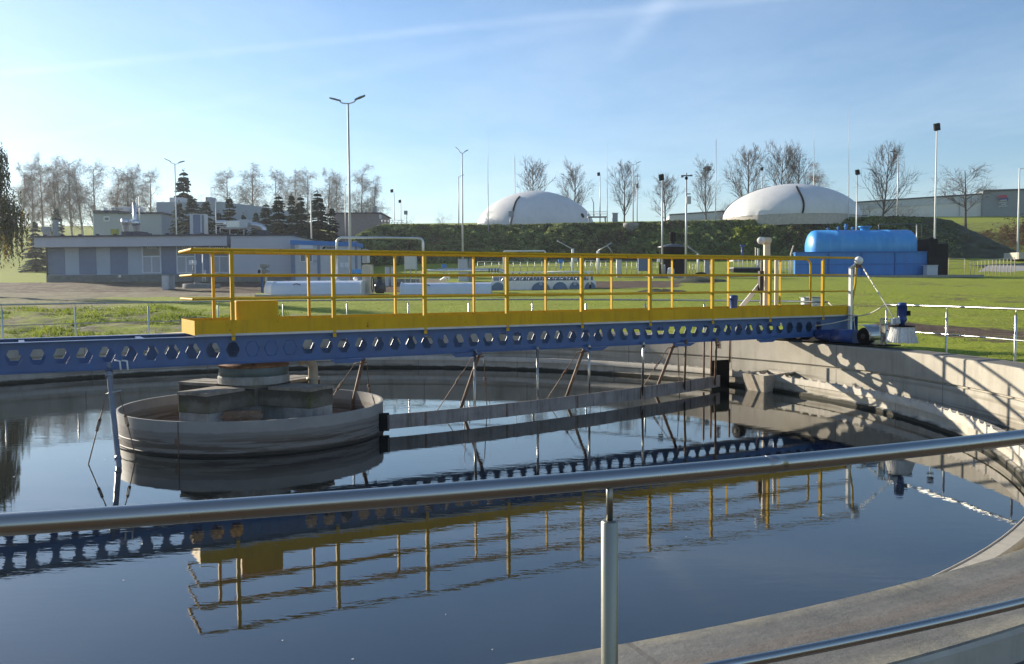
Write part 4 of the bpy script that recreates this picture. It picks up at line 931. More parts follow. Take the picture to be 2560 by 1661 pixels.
mb = MB(); mb.prism([at(2497, 496.2, SY), at(2519, 494.2, SY), at(2521.5, 499, SY), at(2519.5, 504, SY), at(2517.5, 499, SY), at(2499.5, 500.2, SY)], (0, .1, 0)); mb.build('blue_emblem', M['signblue'], sg)
for y, x, tx, sz in ((503.4, 2501.5, 'polski', .58), (508.4, 2498, 'producent', .40), (513, 2503, 'mebli', .46), (517.6, 2496, 'pokojowych', .40)):
    text_mb(tx, sz*1.02, at(x, y, SY), (1, -.02, .05), (0, 0, 1), .03).build('lettering', M['signwhite'], sg)
# ------------------------------------------------------------------ blue tank
TY = 84.; z0 = hz(2000, 690, TY)
mb = MB(); fbox(mb, 1560, 2460, 690, 696, TY-3, 9); tag(mb.build('concrete_slab', M['pavement']), 'long flat concrete slab under the blue tank basin', 'slab')
ba = T('blue_basin', 'rectangular blue steel bund with ribs under the blue tank', 'bund', (hx(2150, TY), TY, z0))
xa, xb = hx(1988, TY), hx(2320, TY); zt = hz(2150, 632, TY)
sk_ = xa*3.2/TY*.82; mb = MB(); mb.hexa((xa, TY, z0), (xb-xa, 0, 0), (sk_, 3.2, 0), (0, 0, zt-z0)); mb.build('wall', M['basinblue'], ba)
mb = MB(); mb.hexa((xa-.05, TY-.09, zt), (xb-xa+.1, 0, 0), (sk_, 3.39, 0), (0, 0, .1)); mb.box(xa-.02, xb+.02, TY-.05, TY-.002, z0+1.02, z0+1.1); mb.box(xa-.02, xb+.02, TY-.05, TY-.002, z0, z0+.08); mb.build('flange', M['basinribshade'], ba)
for i in range(5): x = xa + (xb-xa)*i/4; mb = MB(); mb.box(x-.05, x+.05, TY-.1, TY-.003, z0+.08, zt-.002); mb.build('rib', M['basinribshade'], ba)
tk = T('storage_tank', 'big bright blue horizontal cylindrical tank lying in the blue bund', 'tank', (hx(2150, TY+1.6), TY+1.6, z0))
xa2, xb2 = hx(2016, TY+1.6), hx(2284, TY+1.6); zt2 = hz(2150, 575, TY+1.2); rT = 1.62; zc2 = zt2 - rT
pr = [(.01, -.55), (.5, -.53), (1.0, -.42), (1.35, -.25), (1.55, -.04), (rT, .2)]
L_ = xb2 - xa2
prof = [(r, z+.55) for r, z in pr] + [(rT, 2.6), (rT+.02, 2.62), (rT+.02, 2.7), (rT, 2.72), (rT, L_-2.7), (rT+.02, L_-2.68), (rT+.02, L_-2.6), (rT, L_-2.58)] + [(r, L_-z-.55) for r, z in pr[::-1]]
MB().lathe((xa2, TY+1.6, zc2), prof, 48, axis=(1, 0, 0)).build('shell', M['tankblue'], tk)
for kx, h_, r in ((2068, .25, .06), (2094, .35, .09), (2113, .6, .12), (2130, .3, .1)):
    x = hx(kx, TY+1.6); mb = MB(); mb.tube((x, TY+1.6, zt2-.1), (x, TY+1.6, zt2+h_), r, n=8); mb.lathe((x, TY+1.6, zt2+h_*.5), [(r, 0), (r+.08, 0), (r+.08, .06), (r, .06)], 12); mb.build('nozzle', M['basinblue'], tk)
x = hx(2160, TY+1.6); mb = MB(); mb.lathe((x, TY+1.6, zt2-.1), [(.42, 0), (.42, .3), (.55, .3), (.55, .38), (.62, .38), (.62, .46), (.02, .48)], 24); mb.build('manway', M['tankblue'], tk)
mb = MB(); P_ = lambda kx, ky, yy=TY+1.9: at(kx, ky, yy)
mb.path([P_(2197, 576), P_(2197, 563), P_(2199, 561), P_(2304, 560), P_(2304, 625)], .05, 6); mb.path([P_(2304, 600), P_(2306, 622), P_(2325, 624)], .04, 6); mb.build('vent_pipe', M['darkpole'], tk)
mb = MB(); mb.tube(P_(2292, 562), P_(2292, 632), .06, n=6); mb.build('vent_support', M['galv'], tk)
bc_ = T('black_cabinet', 'tall matt black stepped enclosure at the right end of the blue bund', 'enclosure', (hx(2344, TY), TY, z0))
mb = MB(); fbox(mb, 2322, 2343, 597, 692, TY-.4, 2.5, z0-.1); mb.build('tall_part', M['black'], bc_)
mb = MB(); fbox(mb, 2343, 2369, 610, 692, TY-.4, 2.5, z0-.1); mb.build('low_part', M['black'], bc_)
mb = MB(); fbox(mb, 2327, 2333, 594, 597, TY+.1, .5); fbox(mb, 2340, 2344, 628, 640, TY-.44, .04); mb.build('fitting', M['black'], bc_)
mb = MB(); fbox(mb, 2317, 2344, 664, 690, TY-1.2, .75, z0-.1); fbox(mb, 2315, 2346, 663, 664.5, TY-1.25, .85); tag(mb.build('meter_box', M['lightgrey']), 'low light grey box in front of the black enclosure', 'cabinet')
# ramp and fences right
rp = T('concrete_ramp', 'pale concrete ramp behind the white railing at the right', 'ramp', gp(2520, 88))
mb = MB(); mb.prism([at(2428, 690, 86), at(2640, 690, 86), at(2640, 664, 92), at(2470, 664, 92)], (0, .2, -.25)); mb.build('slab', M['paleconc'], rp)
mb = MB(); mb.prism([at(2425, 664, 92.3), at(2640, 655, 92.3), at(2640, 663, 92.3), at(2470, 668, 92.3)], (0, .3, 0)); mb.build('curb', M['plinth'], rp)
mb = MB(); fbox(mb, 2546, 2600, 631, 648, 97, 3); mb.build('wall_block', M['paleconc'], rp)
def fence(name, label, cat, pts, y0s, y1s, Y, n, m_, rails=2, grp=None, r=.026, sub=None):
    t = T(name, label, cat, at(sum(pts)/len(pts), y1s[0], Y), grp)
    (xa, xb), (ya, yb), (za, zb) = pts, y0s, y1s
    for k in range(rails):
        f = 0 if rails == 1 else k/(rails-1)*.62
        mb = MB(); mb.tube(at(xa, ya + (za-ya)*f, Y), at(xb, yb + (zb-yb)*f, Y), r*.8, n=5); mb.build('rail', m_, t)
    for i in range(n+1):
        f = i/n; x = xa + (xb-xa)*f; mb = MB(); mb.tube(at(x, ya + (yb-ya)*f, Y), at(x, za + (zb-za)*f + 2, Y), r, n=5); mb.build('post', m_, t)
    return t
fence('ramp_railing', 'white railing with closely set bars beside the concrete ramp', 'railing', (2426, 2537), (653, 645), (687, 687), 85, 12, M['cream'], 1, r=.035)
fence('post_and_wire_fence', 'thin wire fence with pale posts right of the black enclosure', 'fence', (2372, 2412), (646, 647), (686, 686), 86, 1, M['cream'], 4, r=.03)
fence('yard_railing', 'galvanised railing of thin posts on the lawn above the long silver pipe', 'railing', (1194, 1480), (655, 652), (676, 677), 84, 16, M['galv'], 3)
fence('yard_railing', 'galvanised railing with dense posts left of the black round tank', 'railing', (1464, 1656), (652, 654), (686, 685), 83, 15, M['galv'], 3)
fence('yard_railing', 'galvanised railing right of the black round tank', 'railing', (1724, 1776), (657, 660), (687, 687), 83, 7, M['galv'], 2)
fence('yard_railing', 'galvanised railing immediately left of the blue bund', 'railing', (1938, 1988), (653, 652), (687, 687), 85, 6, M['white'], 2)
fence('pit_railing', 'white railing around the sunken black basin in front of the embankment', 'railing', (1834, 1925), (648, 648), (668, 668), 90, 8, M['white'], 2)
# black round tank with cowl
KY = 80.; zk = hz(1688, 686, KY)
bt = T('black_round_tank', 'black cylindrical tank with conical lid and capped vent stack', 'tank', (hx(1688, KY), KY+1.1, zk))
s_ = KY/F; c = V((hx(1687, KY), KY+1.1, zk - .2))
MB().lathe(c, [(34*s_, 0), (34*s_, 64*s_+.2), (37*s_, 65*s_+.2), (37*s_, 68*s_+.2)], 40).build('shell', M['black'], bt)
MB().lathe(c, [(38*s_, 68*s_+.2), (38*s_, 70*s_+.2), (6*s_, 77*s_+.2), (.01, 77*s_+.2)], 40).build('lid', mat('dark_lid', (.08, .09, .11), .35), bt)
MB().lathe(c, [(5*s_, 77*s_+.2), (5*s_, 83*s_+.2), (8*s_, 84*s_+.2), (8*s_, 101*s_+.2), (9.5*s_, 102*s_+.2), (9*s_, 105*s_+.2), (.01, 107*s_+.2)], 20).build('vent_stack', M['black'], bt)
mb = MB(); p = at(1658, 686, KY-.3); mb.path([p, at(1657, 664, KY-.3), at(1654, 658, KY-.3)], .07, 8); mb.path([at(1662, 686, KY-.3), at(1662, 662, KY-.3)], .06, 8); mb.build('side_pipe', M['galv'], bt)
mb = MB(); fbox(mb, 1643, 1650, 647, 656, KY-.4, .1); mb.build('label_plate', M['white'], bt)
mb = MB(); fbox(mb, 1632, 1745, 688, 700, KY-2, 5); tag(mb.build('concrete_plinth', M['pavement']), 'pale concrete plinth under the black round tank', 'plinth')
p = at(1677, 690, KY-2.2); tag(MB().lathe((p.x, p.y, p.z-.2), [(.25, 0), (.25, .3), (.3, .35), (.3, .75), (.2, .9), (.01, .93)], 14).build('vent_cowl', M['white']), 'rounded white vent cowl in front of the black round tank', 'vent')
p = at(1752, 687, KY); tag(MB().lathe((p.x, p.y, p.z-.1), [(.5, 0), (.5, .15), (.42, .26), (.2, .32), (.01, .33)], 20).build('hatch_dome', M['black']), 'low black domed hatch right of the black round tank', 'hatch')
bp = T('sunken_basin', 'low black rectangular basin rim set in the lawn before the embankment', 'basin', gp(1870, 88))
mb = MB(); fbox(mb, 1834, 1925, 671, 680, 88, 3); mb.build('rim', M['black'], bp)
mb = MB(); fbox(mb, 1834, 1925, 668.5, 671, 88.2, 2.6); mb.build('cover', M['grey'], bp)
p = at(1838, 653, 92); mb = MB(); fbox(mb, 1832, 1858, 650, 654, 93, 2); tag(mb.build('bench_slab', M['paleconc']), 'short pale concrete slab behind the sunken black basin', 'slab')
pg = T('blue_hydrant_post', 'slim blue valve post in front of the embankment left of the hoist column', 'valve post', gp(1857, 95))
mb = MB(); mb.tube(at(1855, 650, 95), at(1855, 615, 95), .09, n=8); mb.tube(at(1858, 650, 95), at(1858, 620, 95), .05, n=6); mb.build('stem', M['motor'], pg); mb = MB(); fbox(mb, 1851, 1862, 612, 616, 94.9, .3); mb.build('head', M['motor'], pg)
for kx, w_, yt, lb_ in ((1889, 2, 620, 'thinner pale post left of the thicker one behind the sunken basin'), (1896, 4, 622, 'thicker pale post right of the thin one behind the sunken basin')):
    mb = MB(); fbox(mb, kx-w_/2, kx+w_/2, yt, 672, 93, .15); fbox(mb, kx-w_/2-.4, kx+w_/2+.4, yt-1, yt, 92.96, .22); tag(mb.build('pale_post', M['cream']), lb_, 'post')
mb = MB()
for i in range(1500):
    v = rng.random(); kx = 1822 + 60*rng.random() + 14*v; p = bank_pt(kx, .12 + .62*v); leafquad(mb, p + V((rng.gauss(0, .2), -rng.uniform(.1, .7), rng.uniform(0, .45))), rng.uniform(.12, .26), .6)
tag(mb.build('leafy_shrub', M['grassblade']), 'bright green leafy patch of shrub climbing the embankment behind the hoist column', 'shrub')
# ------------------------------------------------------------------ pipes, covers and machines in the yard
def halfcover(label, px0, px1, py0, py1, Y, ends):
    x0, x1 = hx(px0, Y), hx(px1, Y); zb, zt = hz((px0+px1)/2, py1, Y), hz((px0+px1)/2, py0, Y); h_ = zt - zb
    t = T('channel_cover', label, 'cover', ((x0+x1)/2, Y, zb), 'white arched covers over channels')
    def arch(x, k=1., inset=0): return [V((x, Y + .85*k*(1-math.cos(math.pi*i/14)) + inset, zb + h_*k*math.sin(math.pi*i/14)**.62)) for i in range(15)]
    mb = MB(); a, b_ = arch(x0), arch(x1); n_ = len(a)
    mb.add(a+b_, [(i, i+1, n_+i+1, n_+i) for i in range(n_-1)], True); mb.build('shell', M['cover'], t)
    for x, k in ends:
        mb = MB(); mb.prism(arch(x, 1.06, -.05), (.05, 0, 0)); mb.build('end_flange', M['white'], t)
    mb = MB(); p = V((x0 + (x1-x0)*.25, Y + .02, zb + h_*.72)); mb.path([p, p + V((.05, -.06, .04)), p + V((.2, -.08, .07)), p + V((.35, -.06, .04)), p + V((.4, 0, 0))], .025, 6); mb.build('handle', M['black'], t)
    mb = MB(); mb.box(x0-.1, x1+.1, Y-.12, Y+1.9, zb-.25, zb); mb.build('channel_edge', M['paleconc'], t)
CYV = 51.
halfcover('long white arched channel cover with two bright round end flanges at the left', 676, 902, 704, 736, CYV, [(hx(676, CYV), 1), (hx(902, CYV)-.05, 1)])
halfcover('long white arched channel cover without bright end behind the middle of the walkway', 999, 1228, 707, 735, CYV, [(hx(999, CYV), 1)])
ec = T('channel_cover', 'short white arched cover with bright end just left of the long one', 'cover', gp(662, 52.6), 'white arched covers over channels')
mb = MB(); Y_ = 52.4
def arch2(x): return [V((x, Y_ + .85*(1-math.cos(math.pi*i/14)), hz(668, 735, Y_) + .75*math.sin(math.pi*i/14)**.62)) for i in range(15)]
mb.prism(arch2(hx(660, Y_)), (.06, 0, 0)); mb.build('end_flange', M['white'], ec)
mb = MB(); a, b_ = arch2(hx(662, Y_)), arch2(hx(900, Y_)); mb.add(a+b_, [(i, i+1, 15+i+1, 15+i) for i in range(14)], True); mb.build('shell', M['cover'], ec)
sg2 = MB(); fbox(sg2, 636, 905, 736, 741, CYV-1, 4); tag(sg2.build('concrete_pad', M['paleconc']), 'thin pale concrete pad under the left arched covers', 'slab')
# pipe arch
PYV = 53.5
pa_ = T('pipe_arch', 'tall silver pipe arch spanning over the covered channels', 'pipe', gp(940, PYV))
def P2(x, y, Y=PYV): return at(x, y, Y)
mb = MB(); mb.path([P2(842, 735), P2(842, 610), P2(843, 602), P2(847, 596.5), P2(854, 594), P2(950, 595), P2(1046, 596), P2(1053, 598), P2(1057, 603), P2(1058, 612), P2(1058, 708)], 3.1*PYV/F, 14); mb.build('pipe', M['pipe'], pa_)
for kx, ky in ((842, 701), (1058, 684)):
    p = P2(kx, ky); mb = MB(); mb.lathe(p, [(.08, -.06), (.15, -.06), (.15, .06), (.08, .06)], 14); mb.build('flange', M['white'], pa_)
mb = MB(); mb.tube(P2(838, 735), P2(838, 702), .06, n=6); mb.tube(P2(1054, 708), P2(1054, 688), .05, n=6); mb.build('support', M['galv'], pa_)
# big horizontal insulated pipe with elbow
HY = 55.
hpz = T('insulated_pipe', 'thick silver horizontal pipe with black bands and a down elbow at its right end', 'pipe', gp(1165, HY))
q = lambda x, y: at(x, y, HY); s_ = HY/F
mb = MB(); mb.path([q(1068, 677), q(1092, 677), q(1097, 677), q(1240, 676), q(1252, 677), q(1260, 681), q(1263, 690), q(1263, 734)], 5*s_, 14, radii=[3.2*s_, 3.2*s_, 4.9*s_, 4.9*s_, 4.9*s_, 4.9*s_, 4.7*s_, 4.2*s_]); mb.build('pipe', M['pipe'], hpz)
for kx in (1223, 1230, 1238, 1245): mb = MB(); mb.tube(q(kx-1.2, 676.3), q(kx+1.2, 676.3), 5.3*s_, n=14); mb.build('band', M['black'], hpz)
hp2 = T('insulated_pipe', 'slim white pipe arch rising above the walkway rail in the middle', 'pipe', gp(1310, 60))
mb = MB(); q = lambda x, y: at(x, y, 60); mb.path([q(1259, 700), q(1259, 632), q(1262, 628.5), q(1360, 627.5), q(1364, 632), q(1365, 700)], 1.9*60/F, 10); mb.build('pipe', M['white'], hp2)
hp3 = T('insulated_pipe', 'white horizontal pipe with a down elbow beside the row of round covers', 'pipe', gp(1420, 57))
mb = MB(); q = lambda x, y: at(x, y, 57); mb.path([q(1368, 681), q(1460, 680), q(1468, 681), q(1474, 687), q(1475, 715)], 2.6*57/F, 10); mb.build('pipe', M['white'], hp3)
mb = MB(); mb.tube(q(1475, 712), q(1475, 721), 3.2*57/F, n=10); mb.build('foot', M['black'], hp3)
# row of screw covers
SYV = 58.
sb = T('screw_press_housing', 'white wall with a row of five blue grey half round covers and a lattice above', 'machine', gp(1360, SYV))
zb, zt = hz(1360, 723, SYV), hz(1360, 702, SYV)
mb = MB(); mb.box(hx(1228, SYV), hx(1490, SYV), SYV, SYV+.15, zb-.3, zt); mb.build('wall', M['white'], sb)
for kx, r in ((1245, 17), (1352, 23), (1400, 18), (1437, 14), (1475, 14)):
    mb = MB(); rr2 = r*SYV/F; c = V((hx(kx, SYV), SYV-.02, zb-.05)); h_ = (zt-zb)*.92
    mb.prism([c + V((rr2*math.cos(math.pi*i/16), 0, h_*math.sin(math.pi*i/16))) for i in range(17)], (0, -.12, 0)); o = mb.build('round_cover', M['archblue'], sb)
    if kx in (1352, 1437): mb = MB(); mb.lathe(c + V((0, -.13, h_*.75)), [(.05, 0), (.09, 0), (.09, .02), (.05, .02)], 12, axis=(0, -1, 0), closed=True); mb.build('ring_handle', M['white'], o)
mb = MB(); x0, x1 = hx(1232, SYV), hx(1486, SYV); zz1, zz2 = zt, hz(1360, 680, SYV); n_ = 15
for i in range(n_):
    a, b_ = x0 + (x1-x0)*i/n_, x0 + (x1-x0)*(i+1)/n_; mb.tube((a, SYV+.6, zz1-.3), (a, SYV+.6, zz2), .03, n=5); 
    mb.tube((a, SYV+.6, zz1-.2), (b_, SYV+.6, zz2), .03, n=5) if rng.random() < .8 else None
for z in (zz2, (zz1*.5+zz2*.5)): mb.box(x0, x1, SYV+.55, SYV+.65, z-.04, z+.04)
mb.build('lattice', M['pipe'], sb)
mb = MB(); mb.box(x0, x1, SYV+.9, SYV+1.4, zz1-.3, zz1+.35); mb.build('drive_bank', M['archblue'], sb)
# cabinets and small machines
def cabinet(px0, px1, py0, py1, Y, dep, label, m_=None, legs=0, name='control_box'):
    m_ = m_ or M['lightgrey']; g_ = ground(hx((px0+px1)/2, Y), Y)
    t = T(name, label, 'control box', V((hx((px0+px1)/2, Y), Y, g_)))
    mb = MB(); fbox(mb, px0, px1, py0, py1, Y, dep, None if legs else min(g_, hz(px0, py1, Y))); mb.build('body', m_, t, bevel=.02)
    mb = MB(); s2 = (px1-px0)*.1; fbox(mb, px0+s2, px1-s2, py0+2, py1-2, Y-.025, .02); mb.build('door', m_, t)
    mb = MB(); fbox(mb, px0-.6, px1+.6, py0-1.2, py0, Y-.06, dep+.12); mb.build('cap', M['grey'], t)
    for i in range(legs):
        kx = px0 + 1 + (px1-px0-2)*i/max(1, legs-1); mb = MB(); x = hx(kx, Y+.1); mb.box(x-.03, x+.03, Y+.08, Y+.16, g_-.1, hz(px0, py1, Y)); mb.build('leg', M['galv'], t)
cabinet(1012, 1041, 638, 674, 58, .5, 'pale grey control box on three legs right of the pipe arch', legs=3)
cabinet(1146, 1169, 648, 672, 74, .8, 'wide pale grey control box behind the thick silver pipe')
cabinet(1171, 1182, 648, 672, 74.3, .6, 'narrow grey control box beside a wide one behind the thick silver pipe', M['grey'])
cabinet(1596, 1621, 648, 678, 82, .4, 'blue grey notice board on two legs left of the black round tank', M['archblue'], 2, 'notice_board')
cabinet(1432, 1444, 646, 654, 80, .3, 'small grey meter box on a thin pole above the dense railing', M['lightgrey'], 1)
cabinet(1542, 1554, 650, 690, 81, .4, 'pale slim box among the dense railing posts', M['lightgrey'])
cabinet(2010, 2028, 745, 766, 27.5, .3, 'grey flat box on the lawn left of its wider twin near the bridge end', M['lightgrey'])
cabinet(2029, 2062, 744, 772, 27.2, .35, 'wide grey flat box on the lawn near the bridge end', M['lightgrey'])
cabinet(404, 419, 689, 721, 62, .5, 'upright grey box left of its narrow twin on the bare ground before the workshop', M['lightgrey'])
cabinet(421, 432, 689, 721, 62.3, .4, 'narrow grey box right of its wider twin on the bare ground before the workshop', M['grey'])
cabinet(963, 972, 668, 686, 66, .4, 'pale squat box left of its twin on the lawn under the pipe arch', M['lightgrey'])
cabinet(977, 986, 668, 686, 66, .4, 'pale squat box right of its twin on the lawn under the pipe arch', M['lightgrey'])
cabinet(1852-90, 1774, 652, 690, 82, .3, 'slim grey box among the railing posts right of the black round tank', M['grey'])
mb = MB(); fbox(mb, 905, 921, 664, 736, 52.5, .6); tag(mb.build('concrete_pillar', M['paleconc']), 'pale concrete pillar at the right end of the left arched cover', 'pillar')
cp_ = T('control_box', 'grey control box on a leaning concrete stand above the left arched cover', 'control box', gp(918, 56)); mb = MB(); fbox(mb, 906, 919, 623, 658, 56, .4); mb.build('body', M['grey'], cp_); mb = MB(); fbox(mb, 919, 923, 625, 657, 56, .4); mb.build('door', M['lightgrey'], cp_); mb = MB(); fbox(mb, 908, 931, 662, 737, 55.5, .5); mb.build('stand', M['paleconc'], cp_)
pu = T('black_pump', 'dark pump with round valve wheel between the two long arched covers', 'pump', gp(952, 52))
mb = MB(); c = at(950, 734, 52); mb.lathe(c, [(.2, 0), (.3, .1), (.33, .5), (.22, .62), (.15, .7), (.15, .95), (.22, .97), (.22, 1.05), (.05, 1.1)], 20); mb.box(c.x-.2, c.x+.33, c.y-.2, c.y+.2, c.z+.1, c.z+.5); mb.build('body', mat('pump_black', (.03, .033, .04), .4), pu)
mb = MB(); mb.lathe(c + V((-.42, -.1, .55)), [(.42, -.02), (.46, -.02), (.46, .02), (.42, .02)], 24, axis=(1, .3, 0), closed=True); mb.build('valve_wheel', M['black'], pu)
cabw = MB(); fbox(cabw, 878, 907, 674, 685, 60, 1.2); tag(cabw.build('blue_tray', M['tankblue'], bevel=.05), 'small blue and white tray beside the concrete pillar', 'tray')
p = at(889, 698, 54); tag(MB().ball(p, .14, 12).build('round_lamp', M['white']), 'white round fitting above the left arched cover near the pillar', 'fitting')
vp = T('valve_actuator', 'grey valve actuator on a dark blue stand in front of the workshop end block', 'valve actuator', gp(656, 54))
mb = MB(); fbox(mb, 652, 657, 690, 733, 54, .12); mb.build('stand', M['motor'], vp)
mb = MB(); fbox(mb, 663, 667, 684, 706, 54, .12); mb.build('spindle_tube', M['galv'], vp)
mb = MB(); fbox(mb, 650, 670, 661, 670, 53.9, .4); fbox(mb, 654, 662, 670, 690, 53.9, .35); fbox(mb, 658, 671, 675, 682, 53.8, .4); mb.build('drive', mat('actuator_grey', (.16, .17, .18), .45), vp, bevel=.03)
mb = MB(); mb.lathe(at(648, 679, 53.8), [(.07, -.05), (.12, -.05), (.12, .05), (.07, .05)], 14, axis=(1, 0, 0), closed=True); mb.build('handwheel', M['black'], vp)
mh = T('manhole_cover', 'broad dark concrete manhole cover lying on bare ground before the workshop', 'manhole cover', gp(503, 60))
c = at(504, 716, 60); MB().lathe((c.x, c.y, c.z-.15), [(1.2, 0), (1.2, .28), (1.14, .32), (.01, .34)], 32).build('slab', M['plinth'], mh); MB().lathe((c.x-.3, c.y, c.z+.18), [(.2, 0), (.2, .08), (.01, .1)], 12).build('lid', M['plinth'], mh)
sn = T('information_sign', 'two white notices on a thin pole before the workshop windows', 'sign', gp(482, 66))
mb = MB(); mb.tube(at(482, 709, 66), at(482, 651, 66), .03, n=6); mb.build('pole', M['darkpole'], sn)
for a in (473, 483.5): mb = MB(); fbox(mb, a, a+8.5, 651, 662, 65.9, .03); mb.build('notice', M['frame'], sn)
tp = T('standpipe', 'thin grey standpipe pair before the workshop windows', 'pipe', gp(512, 66))
mb = MB(); mb.tube(at(507, 705, 66), at(507, 636, 66), .05, n=6); mb.tube(at(513, 705, 66), at(513, 676, 66), .06, n=6); mb.build('pipe', M['lightgrey'], tp)
for kx, ky, Y, lb_ in ((1110, 665, 76, 'small bright blue box on the lawn above the thick silver pipe'), (1402, 653, 79, 'small bright blue box behind the white horizontal pipe')):
    mb = MB(); fbox(mb, kx-6, kx+6, ky-4, ky+5, Y, .3); 
    fbox(mb, kx-1.5, kx+1.5, ky+5, ky+20, Y+.1, .08)
    tag(mb.build('blue_box', M['boxblue'], bevel=.02), lb_, 'box')
cn = T('slide_crane', 'small jib arm on a pale post leaning left above the yard railing', 'jib crane', gp(1432, 82)); mb = MB(); mb.tube(at(1432, 686, 82), at(1432, 622, 82), .12, n=8); mb.build('post', M['white'], cn); mb = MB(); mb.tube(at(1432, 624, 82), at(1393, 602, 82), .06, n=6); mb.build('jib', M['galv'], cn)
cn = T('slide_crane', 'small jib arm on a pale post leaning right above the dense railing', 'jib crane', gp(1495, 82)); mb = MB(); mb.tube(at(1495, 686, 82), at(1495, 628, 82), .12, n=8); mb.build('post', M['white'], cn); mb = MB(); mb.tube(at(1495, 628, 82), at(1529, 607, 82), .06, n=6); mb.tube(at(1519, 615, 82), at(1531, 632, 82), .04, n=6); mb.build('jib', M['galv'], cn)
cn = T('slide_crane', 'small jib arm behind the right side of the black round tank', 'jib crane', gp(1745, 83)); mb = MB(); mb.tube(at(1745, 686, 83), at(1745, 635, 83), .1, n=8); mb.build('post', M['white'], cn); mb = MB(); mb.tube(at(1745, 635, 83), at(1719, 616, 83), .06, n=6); mb.build('jib', M['galv'], cn)
cn = T('slide_crane', 'bent pale pole with leaning tip just left of the blue bund', 'jib crane', gp(1978, 84)); mb = MB(); mb.path([at(1977, 690, 84), at(1977, 636, 84), at(1984, 614, 84)], .07, 6); mb.build('post', M['cream'], cn)
vf = MB(); c = at(1122, 700, 54)
vf.path([c, c + V((0, 0, .35)), c + V((-.1, 0, .2)), c + V((-.5, 0, -.05))], .09, 8); tag(vf.build('pipe_fitting', M['white']), 'white bent pipe fitting above the middle arched cover', 'fitting')
for kx, ky, Y, r, h_, lb_ in ((1745, 697, 68, 1.6, .4, 'dark soil heap on the lawn below the black round tank'), (1655, 742, 50, 1.0, .2, 'low dark soil heap on the lawn behind the walkway railing')):
    mb = MB(); c = gp(kx, Y); n_ = 28; vs = []
    for j in range(7):
        for i in range(n_):
            a = 6.2832*i/n_; rr2 = r*(1-j/7)*(1+.25*noise.noise(V((math.cos(a)*2, math.sin(a)*2, j*.3)))); vs.append(c + V((rr2*math.cos(a)*1.6, rr2*math.sin(a), h_*math.sin(j/7*1.57) + .08*noise.noise(V((i*.9, j*.8, 2))) - .05)))
    mb.add(vs, [(j*n_+i, j*n_+(i+1) % n_, (j+1)*n_+(i+1) % n_, (j+1)*n_+i) for j in range(6) for i in range(n_)], True); tag(mb.build('soil_heap', M['bankdirt']), lb_, 'soil heap')
# ------------------------------------------------------------------ lamps and masts
def lamp(px, ytop, Y, arms, r, label, heads='blade', m_='pole', px0=None, group='lamp posts'):
    g_ = gp(px0 or px, Y); t = T('lamp_post', label, 'lamp post', g_, group); tp_ = at(px, ytop, Y); b_ = V((tp_.x, Y, g_.z)); 
    mb = MB(); mb.path([b_ - Z*.2, b_.lerp(tp_, .5), tp_], r, 8, radii=[r*1.25, r, r*.7]); mb.build('pole', M[m_], t)
    for ax, ay in arms:
        e = at(ax, ay, Y); dirv = (e - tp_)
        if heads == 'blade':
            s_ = tp_ + dirv*.35 + Z*(-.08*dirv.length)
            mb = MB(); mb.path([tp_ - Z*.05, s_, tp_ + dirv*.5], r*.5, 6); arm = mb.build('arm', M[m_], t)
            d_ = (dirv*.62); side = V((0, 1, 0)); p = tp_ + dirv*.4
            mb = MB(); up = Z*(.06*dirv.length); mb.prism([p - side*.1, p + d_*.5 - side*.2, p + d_ - side*.1, p + d_ + side*.1, p + d_*.5 + side*.2, p + side*.1], up); mb.build('lamp_head', M['darkpole'], arm)
        else:
            mb = MB(); c = e; k_ = abs(heads); mb.hexa(c + V((-k_*.5, -.2, -k_*.6)), (k_, .1, .2*k_), (0, .3, .1), (-.1*k_, 0, k_*1.1)); mb.build('flood_light', M['black'], t, bevel=.02)
    return t
lamp(870, 258, 60, [(825, 247), (912, 241)], .085, 'tallest double lamp post left of the pipe arch', px0=873)
lamp(437, 410, 95, [(412, 398), (461, 404)], .07, 'double lamp post behind the workshop left of the spruces')
lamp(777, 484, 88, [(762, 474), (792, 479)], .07, 'double lamp post among the spruces above the portable office')
lamp(1155, 383, 88, [(1139, 369), (1170, 376)], .075, 'double floodlight post left of the left gas dome')
lamp(1146, 442, 130, [(1160, 438)], .07, 'slim single arm lamp directly behind the double floodlight post')
lamp(1500, 437, 128, [(1497, 437)], .07, 'slim lamp post just right of the left gas dome', heads=.4)
lamp(1583, 412, 134, [(1569, 404), (1601, 405)], .07, 'distant double lamp post beside the second right hand poplar')
lamp(1656, 452, 78, [(1654, 446)], .07, 'post with a single dark floodlight behind the black round tank', heads=.45)
lamp(2143, 436, 86, [(2144, 433)], .06, 'post with a small dark floodlight rising behind the blue tank', heads=.4)
lamp(2342, 328, 87, [(2343, 320)], .085, 'tall white post with one black floodlight behind the black enclosure', heads=.6, m_='white')
lamp(2246, 384, 126, [(2224, 379)], .09, 'tall single arm lamp beside the big poplar right of the right gas dome')
lamp(2549, 421, 100, [(2575, 418)], .09, 'tall pale lamp post at the right edge of the picture', m_='white')
lamp(1905, 427, 133, [(1905, 424)], .07, 'short lamp post behind the left shoulder of the right gas dome', heads=.4)
lamp(985, 482, 122, [(980, 479)], .06, 'small lamp post left of its shorter neighbour on the embankment end', heads=.35)
lamp(1002, 507, 132, [(1000, 505)], .06, 'shortest lamp post on the embankment end by the low red building', heads=.35)
lamp(862, 464, 118, [(869, 461)], .06, 'single arm lamp in front of the birches beside the tallest lamp post')
lamp(527, 470, 140, [(535, 471)], .06, 'single arm lamp behind the grey works building roof')
lamp(271, 488, 130, [(279, 483)], .06, 'single arm lamp between the two left birch groups')
lamp(1300, 470, 140, [(1291, 466)], .06, 'short single arm lamp peeping over the left gas dome')
